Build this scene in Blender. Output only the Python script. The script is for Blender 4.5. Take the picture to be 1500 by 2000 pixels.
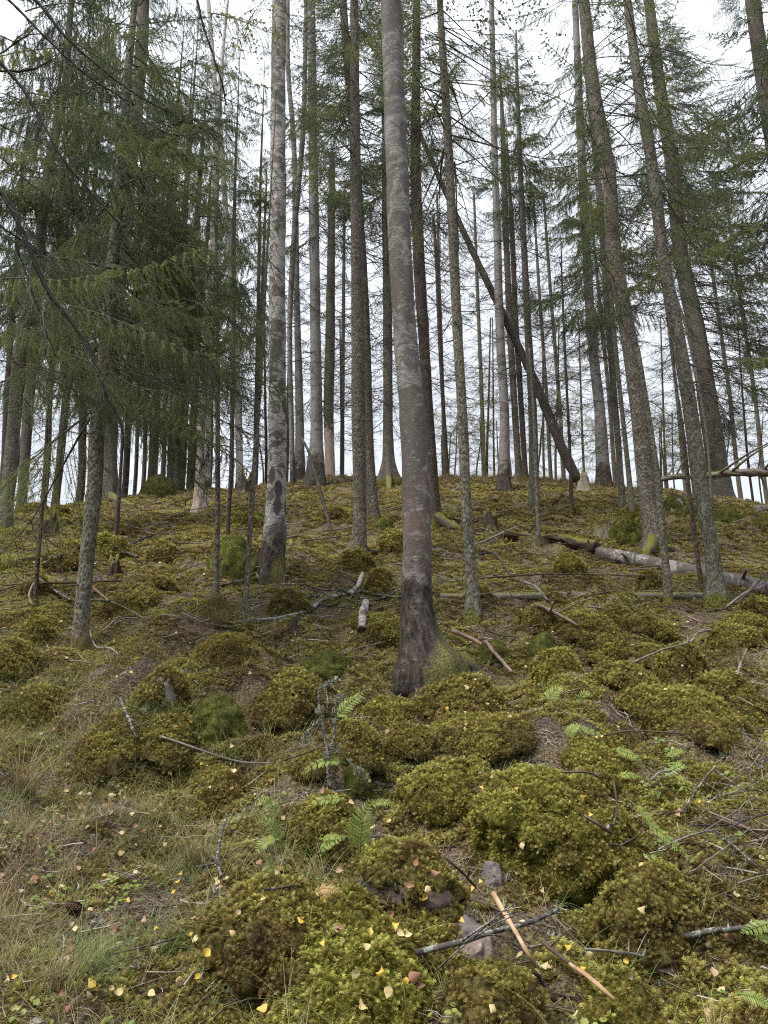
import bpy, math
import numpy as np
from mathutils import Vector

R = math.radians
for o in list(bpy.data.objects):
    bpy.data.objects.remove(o)
S = bpy.context.scene
COL = S.collection
rng = np.random.default_rng(11)

# ------------------------------------------------------------------ camera
PITCH = R(18.5)
CAMZ = 1.6
F = 1500.0                      # focal length in pixels of a 1500 x 2000 frame
cam = bpy.data.cameras.new('camera')
cam.sensor_fit = 'HORIZONTAL'
cam.sensor_width = 36.0
cam.lens = 36.0 * F / 1500.0
cam.clip_start = 0.05
cam.clip_end = 2000.0
cam_o = bpy.data.objects.new('camera', cam)
cam_o.location = (0, 0, CAMZ)
cam_o.rotation_euler = (R(90) + PITCH, 0, 0)
COL.objects.link(cam_o)
S.camera = cam_o

# ------------------------------------------------------------------ daylight
SUN_EL, SUN_AZ = R(60), R(238)
W = bpy.data.worlds.new('World')
S.world = W
W.use_nodes = True
wn, wl = W.node_tree.nodes, W.node_tree.links
wn.clear()
wout = wn.new('ShaderNodeOutputWorld')
sky = wn.new('ShaderNodeTexSky')
sky.sky_type = 'NISHITA'
sky.sun_disc = False
sky.sun_elevation = SUN_EL
sky.sun_rotation = SUN_AZ
bg1 = wn.new('ShaderNodeBackground')
bg1.inputs['Strength'].default_value = 0.05
wl.new(sky.outputs[0], bg1.inputs['Color'])
tc = wn.new('ShaderNodeTexCoord')
sep = wn.new('ShaderNodeSeparateXYZ')
wl.new(tc.outputs['Generated'], sep.inputs[0])
gr = wn.new('ShaderNodeMapRange')          # overcast sky: brighter towards the zenith
gr.inputs['From Min'].default_value = 0.0
gr.inputs['From Max'].default_value = 1.0
gr.inputs['To Min'].default_value = 0.148
gr.inputs['To Max'].default_value = 0.47
wl.new(sep.outputs['Z'], gr.inputs['Value'])
cn = wn.new('ShaderNodeTexNoise')
cn.inputs['Scale'].default_value = 2.2
cn.inputs['Detail'].default_value = 5
wl.new(tc.outputs['Generated'], cn.inputs['Vector'])
cr = wn.new('ShaderNodeMapRange')
cr.inputs['From Min'].default_value = 0.3
cr.inputs['From Max'].default_value = 0.7
cr.inputs['To Min'].default_value = 0.80
cr.inputs['To Max'].default_value = 1.16
wl.new(cn.outputs['Fac'], cr.inputs['Value'])
mu = wn.new('ShaderNodeMath')
mu.operation = 'MULTIPLY'
wl.new(gr.outputs[0], mu.inputs[0])
wl.new(cr.outputs[0], mu.inputs[1])
bg2 = wn.new('ShaderNodeBackground')
bg2.inputs['Color'].default_value = (0.88, 0.93, 1.0, 1)
wl.new(mu.outputs[0], bg2.inputs['Strength'])
mx = wn.new('ShaderNodeMixShader')
mx.inputs[0].default_value = 0.88
wl.new(bg1.outputs[0], mx.inputs[1])
wl.new(bg2.outputs[0], mx.inputs[2])
wl.new(mx.outputs[0], wout.inputs['Surface'])
sun = bpy.data.lights.new('sun', 'SUN')
sun.energy = 1.5
sun.angle = R(24)
sun.color = (1.0, 0.955, 0.88)
sun_o = bpy.data.objects.new('sun', sun)
# nishita: rotation 0 = +Y, positive turns towards +X
sd = Vector((math.sin(SUN_AZ) * math.cos(SUN_EL), math.cos(SUN_AZ) * math.cos(SUN_EL), math.sin(SUN_EL)))
sun_o.rotation_euler = sd.to_track_quat('Z', 'Y').to_euler()
sun_o.location = (0, -5, 30)
COL.objects.link(sun_o)
S.view_settings.view_transform = 'Standard'
S.view_settings.look = 'None'
S.view_settings.gamma = 1.0
S.view_settings.use_curve_mapping = False
S.view_settings.exposure = 2.12
try:
    S.cycles.max_bounces = 6
    S.cycles.use_denoising = False
    S.cycles.filter_width = 1.15
    S.cycles.transparent_max_bounces = 6
except Exception:
    pass

# ------------------------------------------------------------------ noise
def _hash(i, j, k, seed):
    h = (i * 374761393 + j * 668265263 + k * 2147483647 + seed * 974634777) & 0xFFFFFFFF
    h = ((h ^ (h >> 13)) * 1274126177) & 0xFFFFFFFF
    h = ((h ^ (h >> 16)) * 2246822519) & 0xFFFFFFFF
    return (h ^ (h >> 15)) & 0xFFFFFFFF

def _fade(t):
    return t * t * t * (t * (t * 6 - 15) + 10)

def perlin2(x, y, seed=0):
    x = np.asarray(x, float); y = np.asarray(y, float)
    xi = np.floor(x).astype(np.int64); yi = np.floor(y).astype(np.int64)
    xf = x - xi; yf = y - yi
    u = _fade(xf); v = _fade(yf)
    def g(a, b):
        ang = _hash(xi + a, yi + b, 0, seed) * (2 * math.pi / 4294967296.0)
        return np.cos(ang) * (xf - a) + np.sin(ang) * (yf - b)
    n0 = g(0, 0) * (1 - u) + g(1, 0) * u
    n1 = g(0, 1) * (1 - u) + g(1, 1) * u
    return (n0 * (1 - v) + n1 * v) * 1.5

def vnoise3(p, seed=0):
    p = np.asarray(p, float)
    i = np.floor(p).astype(np.int64); f = _fade(p - i)
    r = 0
    for a in (0, 1):
        for b in (0, 1):
            for c in (0, 1):
                w = (f[..., 0] if a else 1 - f[..., 0]) * (f[..., 1] if b else 1 - f[..., 1]) * (f[..., 2] if c else 1 - f[..., 2])
                r = r + w * (_hash(i[..., 0] + a, i[..., 1] + b, i[..., 2] + c, seed) / 2147483648.0 - 1)
    return r

def sstep(a, b, x):
    t = np.clip((np.asarray(x, float) - a) / (b - a), 0, 1)
    return t * t * (3 - 2 * t)

# ------------------------------------------------------------------ terrain height
_TY = np.array([-400, -40, -8, -1, 1.5, 2.9, 3.6, 5.2, 7.2, 10, 14, 19, 24, 26.5, 28.5, 31, 36, 50, 90, 400.])
_TZ = np.array([-6, -1.2, -.4, 0, .42, .81, 1.05, 1.62, 2.50, 3.84, 5.75, 8.13, 10.50, 11.75, 12.25, 12.25, 11.6, 9.0, 3., -8.])
_fy = np.concatenate([np.linspace(-400, -10, 60), np.arange(-9.9, 60, .1), np.linspace(60.2, 400, 100)])
_fz = np.interp(_fy, _TY, _TZ)
for _ in range(30):
    _z2 = _fz.copy(); _z2[61:-101] = (_fz[60:-102] + 2 * _fz[61:-101] + _fz[62:-100]) / 4; _fz = _z2
_CX = np.array([-60, -18, -14, -11, -8, -5, -3, 0, 3, 6, 9, 12, 15, 20, 60.])
_CZ = np.array([-6, -2.6, -1.7, -.85, -.55, -.30, 0, .12, .10, .0, -.25, -.65, -1.2, -2.4, -7.])

def H(x, y):
    x = np.asarray(x, float); y = np.asarray(y, float)
    z = np.interp(y, _fy, _fz)
    z = z + np.interp(x, _CX, _CZ) * sstep(11, 26, y)
    near = sstep(.2, 2, y) * (1 - sstep(40, 60, y))
    b1 = np.abs(perlin2(x / .95, y / .95, 3))
    b2 = np.abs(perlin2(x / .42 + 7, y / .42, 5))
    b3 = np.abs(perlin2(x / .19 + 3, y / .19 + 9, 8))
    amp = .65 + .6 * (perlin2(x / 3.3, y / 3.3, 21) + .3)
    z = z + near * (.11 * perlin2(x / 1.9, y / 1.9, 1) + amp * ((.20 + .22 * (1 - sstep(7, 11, y))) * b1 + .16 * b2 + .062 * b3) - .13)
    return z

_CP, _SP = math.cos(PITCH), math.sin(PITCH)

def ray(px, py):
    a, b = (px - 750.0) / F, (1000.0 - py) / F
    return np.array([a, _CP - b * _SP, _SP + b * _CP])

_TT = np.geomspace(1.5, 46, 3000)

def gp(px, py):
    """the point of the ground seen at a place of the photograph"""
    d = ray(px, py)
    P = d[None, :] * _TT[:, None]
    below = (CAMZ + P[:, 2]) < H(P[:, 0], P[:, 1])
    if not below.any():
        k = int(np.argmin(np.abs(P[:, 1] - 28)))
        p = P[k].copy(); p[2] = H(p[0], p[1]); return p
    k = int(np.argmax(below))
    p = P[k].copy(); p[2] += CAMZ
    return p

def at(px, py, Y):
    d = ray(px, py)
    p = d * (Y / d[1])
    p[2] += CAMZ
    return p

def depth(p):
    return p[1] * _CP + (p[2] - CAMZ) * _SP

def normal(x, y, e=.06):
    dx = (H(x + e, y) - H(x - e, y)) / (2 * e)
    dy = (H(x, y + e) - H(x, y - e)) / (2 * e)
    n = np.stack([-dx, -dy, np.ones_like(dx)], -1)
    return n / np.linalg.norm(n, axis=-1, keepdims=True)

# ------------------------------------------------------------------ materials
class NT:
    def __init__(s, name, rough=.9, spec=.2):
        s.m = bpy.data.materials.new(name); s.m.use_nodes = True
        s.t = s.m.node_tree; s.n = s.t.nodes; s.l = s.t.links
        s.b = s.n['Principled BSDF']
        s.b.inputs['Roughness'].default_value = rough
        s.b.inputs['Specular IOR Level'].default_value = spec
    def put(s, v, sock):
        if hasattr(v, 'is_output'): s.l.new(v, sock)
        elif isinstance(v, (tuple, list)):
            sock.default_value = (*v, 1) if len(sock.default_value) == 4 and len(v) == 3 else v
        else: sock.default_value = v
    def attr(s, name, kind='GEOMETRY', out='Vector'):
        a = s.n.new('ShaderNodeAttribute'); a.attribute_name = name; a.attribute_type = kind; return a.outputs[out]
    def obj(s): return s.n.new('ShaderNodeTexCoord').outputs['Object']
    def pos(s): return s.n.new('ShaderNodeNewGeometry').outputs['Position']
    def orand(s): return s.n.new('ShaderNodeObjectInfo').outputs['Random']
    def scale(s, v, xyz):
        m = s.n.new('ShaderNodeMapping'); s.put(v, m.inputs['Vector']); m.inputs['Scale'].default_value = xyz; return m.outputs[0]
    def noise(s, v, sc, det=4, ro=.55, dist=0.):
        m = s.n.new('ShaderNodeTexNoise'); s.put(v, m.inputs['Vector'])
        m.inputs['Scale'].default_value = sc; m.inputs['Detail'].default_value = det
        m.inputs['Roughness'].default_value = ro; m.inputs['Distortion'].default_value = dist
        return m.outputs['Fac']
    def vor(s, v, sc, feat='F1', out='Distance'):
        m = s.n.new('ShaderNodeTexVoronoi'); m.feature = feat; s.put(v, m.inputs['Vector']); m.inputs['Scale'].default_value = sc
        return m.outputs[out]
    def math(s, op, a, b=0., clamp=False):
        m = s.n.new('ShaderNodeMath'); m.operation = op; m.use_clamp = clamp
        s.put(a, m.inputs[0]); s.put(b, m.inputs[1]); return m.outputs[0]
    def step(s, v, a, b, lo=0., hi=1.):
        m = s.n.new('ShaderNodeMapRange'); m.interpolation_type = 'SMOOTHSTEP'; s.put(v, m.inputs['Value'])
        m.inputs['From Min'].default_value = a; m.inputs['From Max'].default_value = b
        m.inputs['To Min'].default_value = lo; m.inputs['To Max'].default_value = hi
        return m.outputs[0]
    def ramp(s, v, stops):
        m = s.n.new('ShaderNodeValToRGB'); s.put(v, m.inputs[0]); e = m.color_ramp.elements
        while len(e) < len(stops): e.new(.5)
        for k, (p, c) in enumerate(stops): e[k].position = p; e[k].color = (*c, 1)
        return m.outputs[0]
    def mix(s, f, a, b, blend='MIX'):
        m = s.n.new('ShaderNodeMix'); m.data_type = 'RGBA'; m.blend_type = blend
        s.put(f, m.inputs[0]); s.put(a, m.inputs[6]); s.put(b, m.inputs[7]); return m.outputs[2]
    def z(s, v):
        m = s.n.new('ShaderNodeSeparateXYZ'); s.put(v, m.inputs[0]); return m.outputs['Z']
    def bump(s, h, st=.6, dist=.02):
        m = s.n.new('ShaderNodeBump'); m.inputs['Strength'].default_value = st; m.inputs['Distance'].default_value = dist
        s.put(h, m.inputs['Height']); s.l.new(m.outputs[0], s.b.inputs['Normal'])
    def col(s, c): s.put(c, s.b.inputs['Base Color'])

def bark_spruce(name, lo=(.017, .014, .012), mid=(.064, .054, .046), hi=(.155, .138, .122), lich=.55, moss=.35, lichcol=(.19, .195, .14)):
    m = NT(name, .92, .15)
    v = m.attr('bark')
    vs = m.scale(v, (1, 1, .55))
    n1 = m.noise(vs, 34, 6, .65, .6)
    fl = m.vor(m.scale(v, (1, 1, .5)), 42)
    n2 = m.noise(v, 3.2, 4, .6)
    c = m.ramp(m.math('ADD', m.math('MULTIPLY', n1, .75), m.math('MULTIPLY', fl, .45)), [(.28, lo), (.5, mid), (.78, hi)])
    c = m.mix(m.step(n2, .3, .7, 0, .55), c, m.mix(1., c, (.62, .55, .50), 'MULTIPLY'))
    ln = m.noise(v, 17, 8, .7)
    lm = m.math('MULTIPLY', m.step(ln, .52, .60), m.step(m.noise(v, 1.9, 3), .60 - lich * .4, .72 - lich * .35))
    c = m.mix(m.math('MULTIPLY', lm, .85), c, lichcol)
    dots = m.step(m.vor(v, 60), .16, .08)
    c = m.mix(m.math('MULTIPLY', dots, m.step(m.noise(v, 6, 2), .45, .6)), c, (.36, .37, .31))
    if moss > 0:
        zz = m.z(v)
        mf = m.step(m.math('ADD', m.math('DIVIDE', zz, moss), m.math('MULTIPLY', m.noise(v, 9, 5), 1.3)), 1.05, .72)
        mc = m.mix(m.step(m.noise(v, 45, 5, .7), .38, .62), (.040, .036, .010), (.16, .155, .032))
        c = m.mix(mf, c, mc)
    c = m.mix(1., c, m.ramp(m.orand(), [(0, (.82, .82, .82)), (1, (1.12, 1.1, 1.08))]), 'MULTIPLY')
    m.col(c)
    m.bump(m.math('ADD', n1, m.math('MULTIPLY', fl, 1.2)), .9, .012)
    return m.m

def bark_birch(name, pale=(.44, .42, .40), grey=(.20, .185, .175), dark=(.045, .038, .034), darkness=.5, base_h=.75, moss=.3, low_brown=0., scars=False):
    m = NT(name, .8, .25)
    v = m.attr('bark')
    vb = m.scale(v, (1.0, 1.0, 1.0))
    lent = m.noise(m.scale(v, (11, 11, 52)), 1.0, 6, .7, 1.0)
    fine = m.noise(m.scale(v, (30, 30, 130)), 1., 4, .7)
    band = m.noise(m.scale(v, (2.6, 2.6, 3.2)), 1.0, 7, .70, 1.6)
    big = m.noise(m.scale(v, (1.0, 1.0, 1.15)), 1.0, 3, .6)
    c = m.ramp(lent, [(.30, grey), (.5, tuple((a + b) / 2 for a, b in zip(pale, grey))), (.66, pale)])
    c = m.mix(m.step(fine, .50, .62, 0, .75), c, dark)
    bm = m.step(m.math('ADD', m.math('MULTIPLY', band, .62), m.math('MULTIPLY', big, .38)), .57 - .10 * darkness, .62 - .10 * darkness)
    c = m.mix(m.math('MULTIPLY', bm, .93), c, m.mix(m.noise(v, 40, 4), dark, tuple(2.4 * a for a in dark)))
    spk = m.step(m.noise(v, 75, 4, .75), .50, .60, 0, .55)
    c = m.mix(spk, c, m.mix(1., c, (.45, .42, .40), 'MULTIPLY'))
    lz = m.step(m.noise(v, 22, 6, .7), .57, .65, 0, .5)
    c = m.mix(lz, c, (.26, .27, .24))
    zz = m.z(v)
    if scars:
        dv = m.vor(m.scale(m.scale(v, (1, 1, 1)), (5.5, 5.5, 2.3)), 1.)
        sm = m.math('MULTIPLY', m.step(m.math('ADD', dv, m.math('MULTIPLY', m.noise(v, 30, 4), .16)), .44, .38), m.step(zz, 5.0, 2.5))
        c = m.mix(sm, c, m.mix(m.noise(m.scale(v, (1, 1, .4)), 40, 4), (.012, .010, .009), (.10, .085, .075)))
    if low_brown > 0:
        rb = m.math('MULTIPLY', m.step(zz, low_brown, low_brown * .6), m.step(m.noise(m.scale(v, (2.6, 2.6, 5.5)), 1, 6, .68, 1.2), .50, .57))
        c = m.mix(m.math('MULTIPLY', rb, .85), c, m.mix(fine, (.060, .040, .031), (.135, .098, .080)))
    df = m.step(m.math('ADD', m.math('DIVIDE', zz, base_h), m.math('MULTIPLY', m.noise(v, 5, 5, .6), 1.6)), 1.75, 1.35)
    rug = m.noise(m.scale(v, (1, 1, .35)), 26, 5, .65)
    c = m.mix(df, c, m.ramp(rug, [(.38, (.008, .006, .005)), (.60, (.060, .046, .037)), (.78, (.20, .18, .165))]))
    if moss > 0:
        vx = m.n.new('ShaderNodeSeparateXYZ'); m.put(m.obj(), vx.inputs[0])
        side = m.math('MULTIPLY', vx.outputs['X'], 5.0)
        mf = m.step(m.math('SUBTRACT', m.math('ADD', m.math('DIVIDE', zz, moss), m.math('MULTIPLY', m.noise(v, 8, 5), 1.4)), side), 1.05, .6)
        c = m.mix(mf, c, m.mix(m.step(m.noise(v, 55, 5, .7), .38, .62), (.030, .028, .010), (.125, .12, .034)))
    m.col(c)
    hh = m.math('ADD', m.math('MULTIPLY', lent, .5), m.math('ADD', m.math('MULTIPLY', m.math('MULTIPLY', rug, df), 2.2), m.math('MULTIPLY', band, -.4)))
    m.bump(hh, .8, .014)
    return m.m

def wood_mat(name, a, b, lichen=0., moss=0., sc=1., rough=.85, shaggy=0.):
    m = NT(name, rough, .2)
    v = m.attr('bark')
    g = m.noise(m.scale(v, (40 * sc, 40 * sc, 3 * sc)), 1., 5, .65, .4)
    n = m.noise(v, 12 * sc, 5, .65)
    c = m.mix(m.step(g, .32, .68), a, b)
    c = m.mix(m.step(n, .35, .7, 0, .5), c, tuple(x * .55 for x in a))
    if lichen > 0:
        lm = m.step(m.noise(v, 26 * sc, 7, .7), .62 - .16 * lichen, .66 - .16 * lichen)
        c = m.mix(lm, c, (.20, .215, .185))
    if shaggy > 0:
        sm = m.step(m.math('ADD', m.z(v), m.math('MULTIPLY', m.noise(v, 6, 4), 2.2)), shaggy + .9, shaggy + 1.2)
        c = m.mix(sm, c, m.mix(m.noise(v, 28, 5, .7), (.020, .018, .013), (.13, .125, .09)))
    if moss > 0:
        nz = m.n.new('ShaderNodeNewGeometry').outputs['Normal']
        mm = m.step(m.math('ADD', m.z(nz), m.math('MULTIPLY', m.noise(v, 5, 5), 1.2)), 1.6 - moss, 1.9 - moss)
        c = m.mix(mm, c, m.mix(m.step(m.noise(v, 50, 5, .7), .38, .62), (.04, .038, .010), (.155, .15, .030)))
    m.col(c)
    m.bump(m.math('ADD', g, n), .8, .006)
    return m.m

def leafy(name, cols, trans=.25, rough=.6, source='INSTANCER', vname='tint', spec=.3, tip=None):
    """thin plant tissue; colour varies from piece to piece"""
    m = NT(name, rough, spec)
    if source == 'RANDOM': f = m.orand()
    else: f = m.attr(vname, source, 'Fac')
    k = len(cols)
    c = m.ramp(f, [(i / max(1, k - 1), q) for i, q in enumerate(cols)])
    n = m.noise(m.pos(), 30, 3)
    c = m.mix(m.step(n, .3, .7, 0, .35), c, m.mix(1., c, (.6, .58, .5), 'MULTIPLY'))
    if tip:                                   # old lower shoot is brown, darkened further as painted shade between tufts
        c = m.mix(m.step(m.z(m.attr('bark')), tip[0], tip[1]), m.mix(1., c, (.28, .22, .16), 'MULTIPLY'), c)
    m.col(c)
    if trans > 0:
        tr = m.n.new('ShaderNodeBsdfTranslucent'); m.put(c, tr.inputs['Color'])
        ms = m.n.new('ShaderNodeMixShader'); ms.inputs[0].default_value = trans
        m.l.new(m.b.outputs[0], ms.inputs[1]); m.l.new(tr.outputs[0], ms.inputs[2])
        m.l.new(ms.outputs[0], m.n['Material Output'].inputs['Surface'])
    return m.m

def ground_mat():
    m = NT('forest_floor', .95, .1)
    p = m.pos()
    n1 = m.noise(p, 1.1, 5, .6)
    n2 = m.noise(p, 7, 6, .7)
    n3 = m.noise(p, 60, 6, .75)
    litter = m.ramp(n3, [(.36, (.012, .009, .007)), (.47, (.080, .057, .042)), (.58, (.22, .165, .12)), (.70, (.46, .38, .30))])  # darkest stops, here and for moss, are crevice shade put into the colour
    moss = m.ramp(n3, [(.36, (.014, .011, .006)), (.49, (.12, .098, .038)), (.66, (.34, .31, .095))])
    f = m.step(m.math('ADD', m.math('MULTIPLY', n1, .6), m.math('MULTIPLY', n2, .4)), .43, .55)
    c = m.mix(f, litter, moss)
    m.col(c)
    m.bump(m.math('ADD', m.math('MULTIPLY', n3, 1.), m.math('MULTIPLY', n2, 1.5)), 1., .03)
    return m.m

def rock_mat(name, lo=(.07, .065, .065), hi=(.27, .255, .25), pink=.3):
    m = NT(name, .85, .25)
    v = m.obj()
    n = m.noise(v, 7, 8, .68)
    n2 = m.noise(v, 45, 5, .7)
    c = m.ramp(n, [(.3, lo), (.55, tuple((a + b) / 2 for a, b in zip(lo, hi))), (.75, hi)])
    c = m.mix(m.math('MULTIPLY', n2, .4), c, (.05, .045, .042))
    c = m.mix(m.step(m.noise(v, 3, 3), .4, .7, 0, pink), c, (.25, .16, .13))
    c = m.mix(m.step(m.noise(v, 14, 6, .7), .60, .66, 0, .7), c, (.34, .36, .32))
    m.col(c)
    m.bump(m.math('ADD', n, m.math('MULTIPLY', n2, .4)), .8, .03)
    return m.m

def moss_shell_mat(name, a, b, c3):
    m = NT(name, .95, .1)
    p = m.pos()
    n = m.noise(p, 70, 6, .75); n2 = m.noise(p, 9, 4, .6)
    c = m.ramp(n, [(.36, tuple(x * .14 for x in a)), (.52, a), (.74, b)])
    c = m.mix(m.step(n2, .42, .64, 0, .7), c, m.mix(n, a, c3))
    m.col(c)
    m.bump(m.math('ADD', n, n2), 1., .025)
    return m.m

M = {}
M['spruce'] = bark_spruce('spruce_bark')
M['spruce_lichen'] = bark_spruce('lichened_spruce_bark', mid=(.074, .068, .056), hi=(.175, .166, .140), lich=1.0, moss=.3)
M['spruce_red'] = bark_spruce('reddish_spruce_bark', lo=(.018, .012, .010), mid=(.058, .041, .036), hi=(.120, .094, .083), lich=.1, moss=.5)
M['spruce_dark'] = bark_spruce('dark_bark', lo=(.012, .010, .009), mid=(.036, .029, .025), hi=(.09, .075, .066), lich=.1, moss=.3)
M['birch_main'] = bark_birch('weathered_birch_bark', pale=(.30, .28, .265), grey=(.062, .054, .049), darkness=1.15, base_h=1.0, moss=.55, low_brown=2.2)
M['birch'] = bark_birch('birch_bark', pale=(.56, .535, .51), grey=(.105, .095, .088), darkness=.85, base_h=.75, moss=.45, scars=True)
M['birch_far'] = bark_birch('grey_birch_bark', pale=(.27, .255, .245), grey=(.085, .077, .07), darkness=.6, base_h=1.1, moss=.0)
M['birch_pale'] = bark_birch('pale_birch_bark', pale=(.62, .60, .58), grey=(.36, .34, .33), darkness=-.1, base_h=.5, moss=.0)
M['birch_log'] = bark_birch('fallen_birch_bark', pale=(.48, .455, .43), grey=(.075, .062, .055), darkness=1.3, base_h=.01, moss=.0)
M['birch_white'] = bark_birch('white_birch_bark', pale=(.50, .47, .45), grey=(.16, .14, .13), darkness=.8, base_h=.01, moss=.0)
M['bare'] = wood_mat('barkless_wood', (.24, .19, .16), (.43, .36, .30))
M['half_bare'] = wood_mat('half_barkless_wood', (.25, .185, .155), (.42, .33, .28), shaggy=2.4)
M['dead_twig'] = wood_mat('dead_twig', (.050, .042, .036), (.13, .115, .10), lichen=.35)
M['dark_bough'] = wood_mat('dark_bough', (.010, .008, .007), (.030, .025, .022), lichen=.05)
M['grey_stick'] = wood_mat('grey_stick', (.11, .098, .09), (.27, .25, .235), lichen=.3)
M['brown_stick'] = wood_mat('brown_stick', (.05, .034, .025), (.15, .105, .08))
M['dark_stick'] = wood_mat('dark_stick', (.022, .017, .015), (.075, .06, .052), lichen=.25)
M['lichen_stick'] = wood_mat('lichen_stick', (.035, .029, .026), (.095, .082, .074), lichen=.62)
M['pale_stick'] = wood_mat('pale_split_wood', (.26, .155, .09), (.50, .34, .21))
M['pink_stick'] = wood_mat('pinkish_stick', (.11, .068, .050), (.27, .19, .155))
M['old_log'] = wood_mat('old_grey_log', (.085, .068, .058), (.25, .215, .19), lichen=.35, moss=.55)
M['mossy_log'] = wood_mat('mossy_log', (.055, .042, .034), (.16, .13, .11), lichen=.2, moss=.95)
M['rotten'] = wood_mat('rotten_wood', (.020, .014, .011), (.085, .058, .042), moss=.7)
M['stump'] = wood_mat('stump_wood', (.12, .105, .08), (.28, .25, .19), moss=.6)
M['rock'] = rock_mat('grey_rock')
M['pink_rock'] = rock_mat('pinkish_rock', lo=(.045, .040, .038), hi=(.20, .18, .17), pink=.5)
M['slate'] = rock_mat('pale_rock', lo=(.14, .14, .15), hi=(.42, .42, .43), pink=.1)
M['shell_vivid'] = moss_shell_mat('vivid_moss_mat', (.070, .074, .022), (.15, .162, .034), (.25, .25, .048))
M['shell_olive'] = moss_shell_mat('olive_moss_mat', (.11, .095, .034), (.21, .19, .056), (.30, .29, .070))
M['shell_brown'] = moss_shell_mat('brown_moss_mat', (.10, .078, .034), (.19, .150, .055), (.26, .225, .066))
M['shell_green'] = moss_shell_mat('green_moss_mat', (.115, .115, .024), (.24, .25, .040), (.35, .36, .056))
M['ground'] = ground_mat()
M['moss'] = leafy('moss_fronds', [(.17, .128, .066), (.31, .255, .100), (.45, .405, .130), (.54, .54, .150), (.58, .63, .160)], .45, .8, spec=.1, tip=(.012, .035))
M['velvet'] = leafy('green_velvet_moss', [(.070, .074, .024), (.120, .132, .032), (.18, .195, .042), (.26, .27, .055)], .35, .8, spec=.1, tip=(.006, .020))
M['grass'] = leafy('grass_blades', [(.21, .145, .085), (.30, .235, .125), (.24, .215, .085), (.15, .185, .055), (.13, .20, .05)], .3, .6)
M['tussock'] = leafy('tussock_blades', [(.12, .15, .045), (.22, .175, .085), (.30, .23, .13), (.18, .12, .066)], .3, .6, 'RANDOM')
M['needle'] = leafy('spruce_needles', [(.072, .096, .058), (.105, .136, .070), (.145, .172, .074), (.20, .225, .080)], .5, .55, 'RANDOM')
M['birch_leaf_green'] = leafy('birch_foliage', [(.075, .105, .025), (.12, .15, .03), (.20, .20, .035)], .45, .5, 'RANDOM')
M['yellow_foliage'] = leafy('yellow_foliage', [(.16, .22, .03), (.26, .28, .04), (.34, .29, .05)], .45, .5, 'RANDOM')
M['fern'] = leafy('fern_green', [(.19, .26, .07), (.27, .35, .085), (.36, .43, .11)], .4, .5, 'RANDOM')
M['fern_brown'] = leafy('fern_brown', [(.38, .25, .10), (.46, .33, .14)], .35, .6, 'RANDOM')
M['leaf_yellow'] = leafy('yellow_leaf', [(.55, .36, .05), (.62, .44, .10)], .25, .5, 'RANDOM')
M['leaf_pale'] = leafy('pale_leaf', [(.50, .38, .17), (.58, .47, .27)], .25, .5, 'RANDOM')
M['leaf_pink'] = leafy('pinkish_leaf', [(.30, .19, .12), (.40, .28, .19)], .2, .55, 'RANDOM')
M['leaf_brown'] = leafy('brown_leaf', [(.16, .075, .045), (.26, .13, .08)], .15, .6, 'RANDOM')
M['clover'] = leafy('small_round_leaves', [(.10, .16, .04), (.16, .23, .05), (.24, .28, .06)], .3, .5)
M['lichen'] = leafy('pale_lichen', [(.15, .155, .115), (.28, .29, .235)], .2, .9)
M['litter'] = leafy('twig_litter', [(.045, .03, .022), (.11, .08, .06), (.22, .18, .15), (.38, .34, .30)], .0, .85)
M['leaf_bits'] = leafy('leaf_bits', [(.60, .46, .18), (.62, .52, .32), (.42, .27, .17), (.22, .12, .07)], .2, .6)
M['cone'] = wood_mat('cone_scales', (.07, .042, .028), (.16, .10, .065))

# ------------------------------------------------------------------ mesh and object helpers
def mesh(name, V, Fa, mat=None, smooth=True, attrs=None, mats=None, mi=None):
    """V (n,3); Fa an (m,3) or (m,4) array, or a list of such arrays"""
    me = bpy.data.meshes.new(name)
    V = np.asarray(V, np.float32)
    arrs = Fa if isinstance(Fa, list) else [Fa]
    arrs = [np.asarray(a, np.int32) for a in arrs if len(a)]
    me.vertices.add(len(V)); me.vertices.foreach_set('co', V.ravel())
    if arrs:
        loops = np.concatenate([a.ravel() for a in arrs])
        tot = np.concatenate([np.full(len(a), a.shape[1], np.int32) for a in arrs])
        start = np.concatenate([[0], np.cumsum(tot)[:-1]]).astype(np.int32)
        me.loops.add(len(loops)); me.loops.foreach_set('vertex_index', loops)
        me.polygons.add(len(tot)); me.polygons.foreach_set('loop_start', start)
        me.polygons.foreach_set('loop_total', tot)
        if smooth: me.polygons.foreach_set('use_smooth', np.ones(len(tot), bool))
        if mi is not None: me.polygons.foreach_set('material_index', np.asarray(mi, np.int32))
    for k, (typ, dat) in (attrs or {}).items():
        a = me.attributes.new(k, typ, 'POINT')
        dat = np.asarray(dat)
        a.data.foreach_set('vector' if typ == 'FLOAT_VECTOR' else 'value', dat.astype({'FLOAT': np.float32, 'FLOAT_VECTOR': np.float32, 'INT': np.int32, 'BOOLEAN': bool}[typ]).ravel())
    for m in (mats or ([mat] if mat else [])): me.materials.append(m)
    me.update(calc_edges=True)
    return me

def link(name, data, parent=None, loc=(0, 0, 0), rot=(0, 0, 0), scale=(1, 1, 1)):
    o = bpy.data.objects.new(name, data)
    o.location = loc; o.rotation_euler = rot; o.scale = scale
    if parent is not None: o.parent = parent
    COL.objects.link(o)
    return o

def tag(o, label=None, cat=None, group=None, kind=None):
    if label: o['label'] = label
    if cat: o['category'] = cat
    if group: o['group'] = group
    if kind: o['kind'] = kind
    return o

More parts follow.
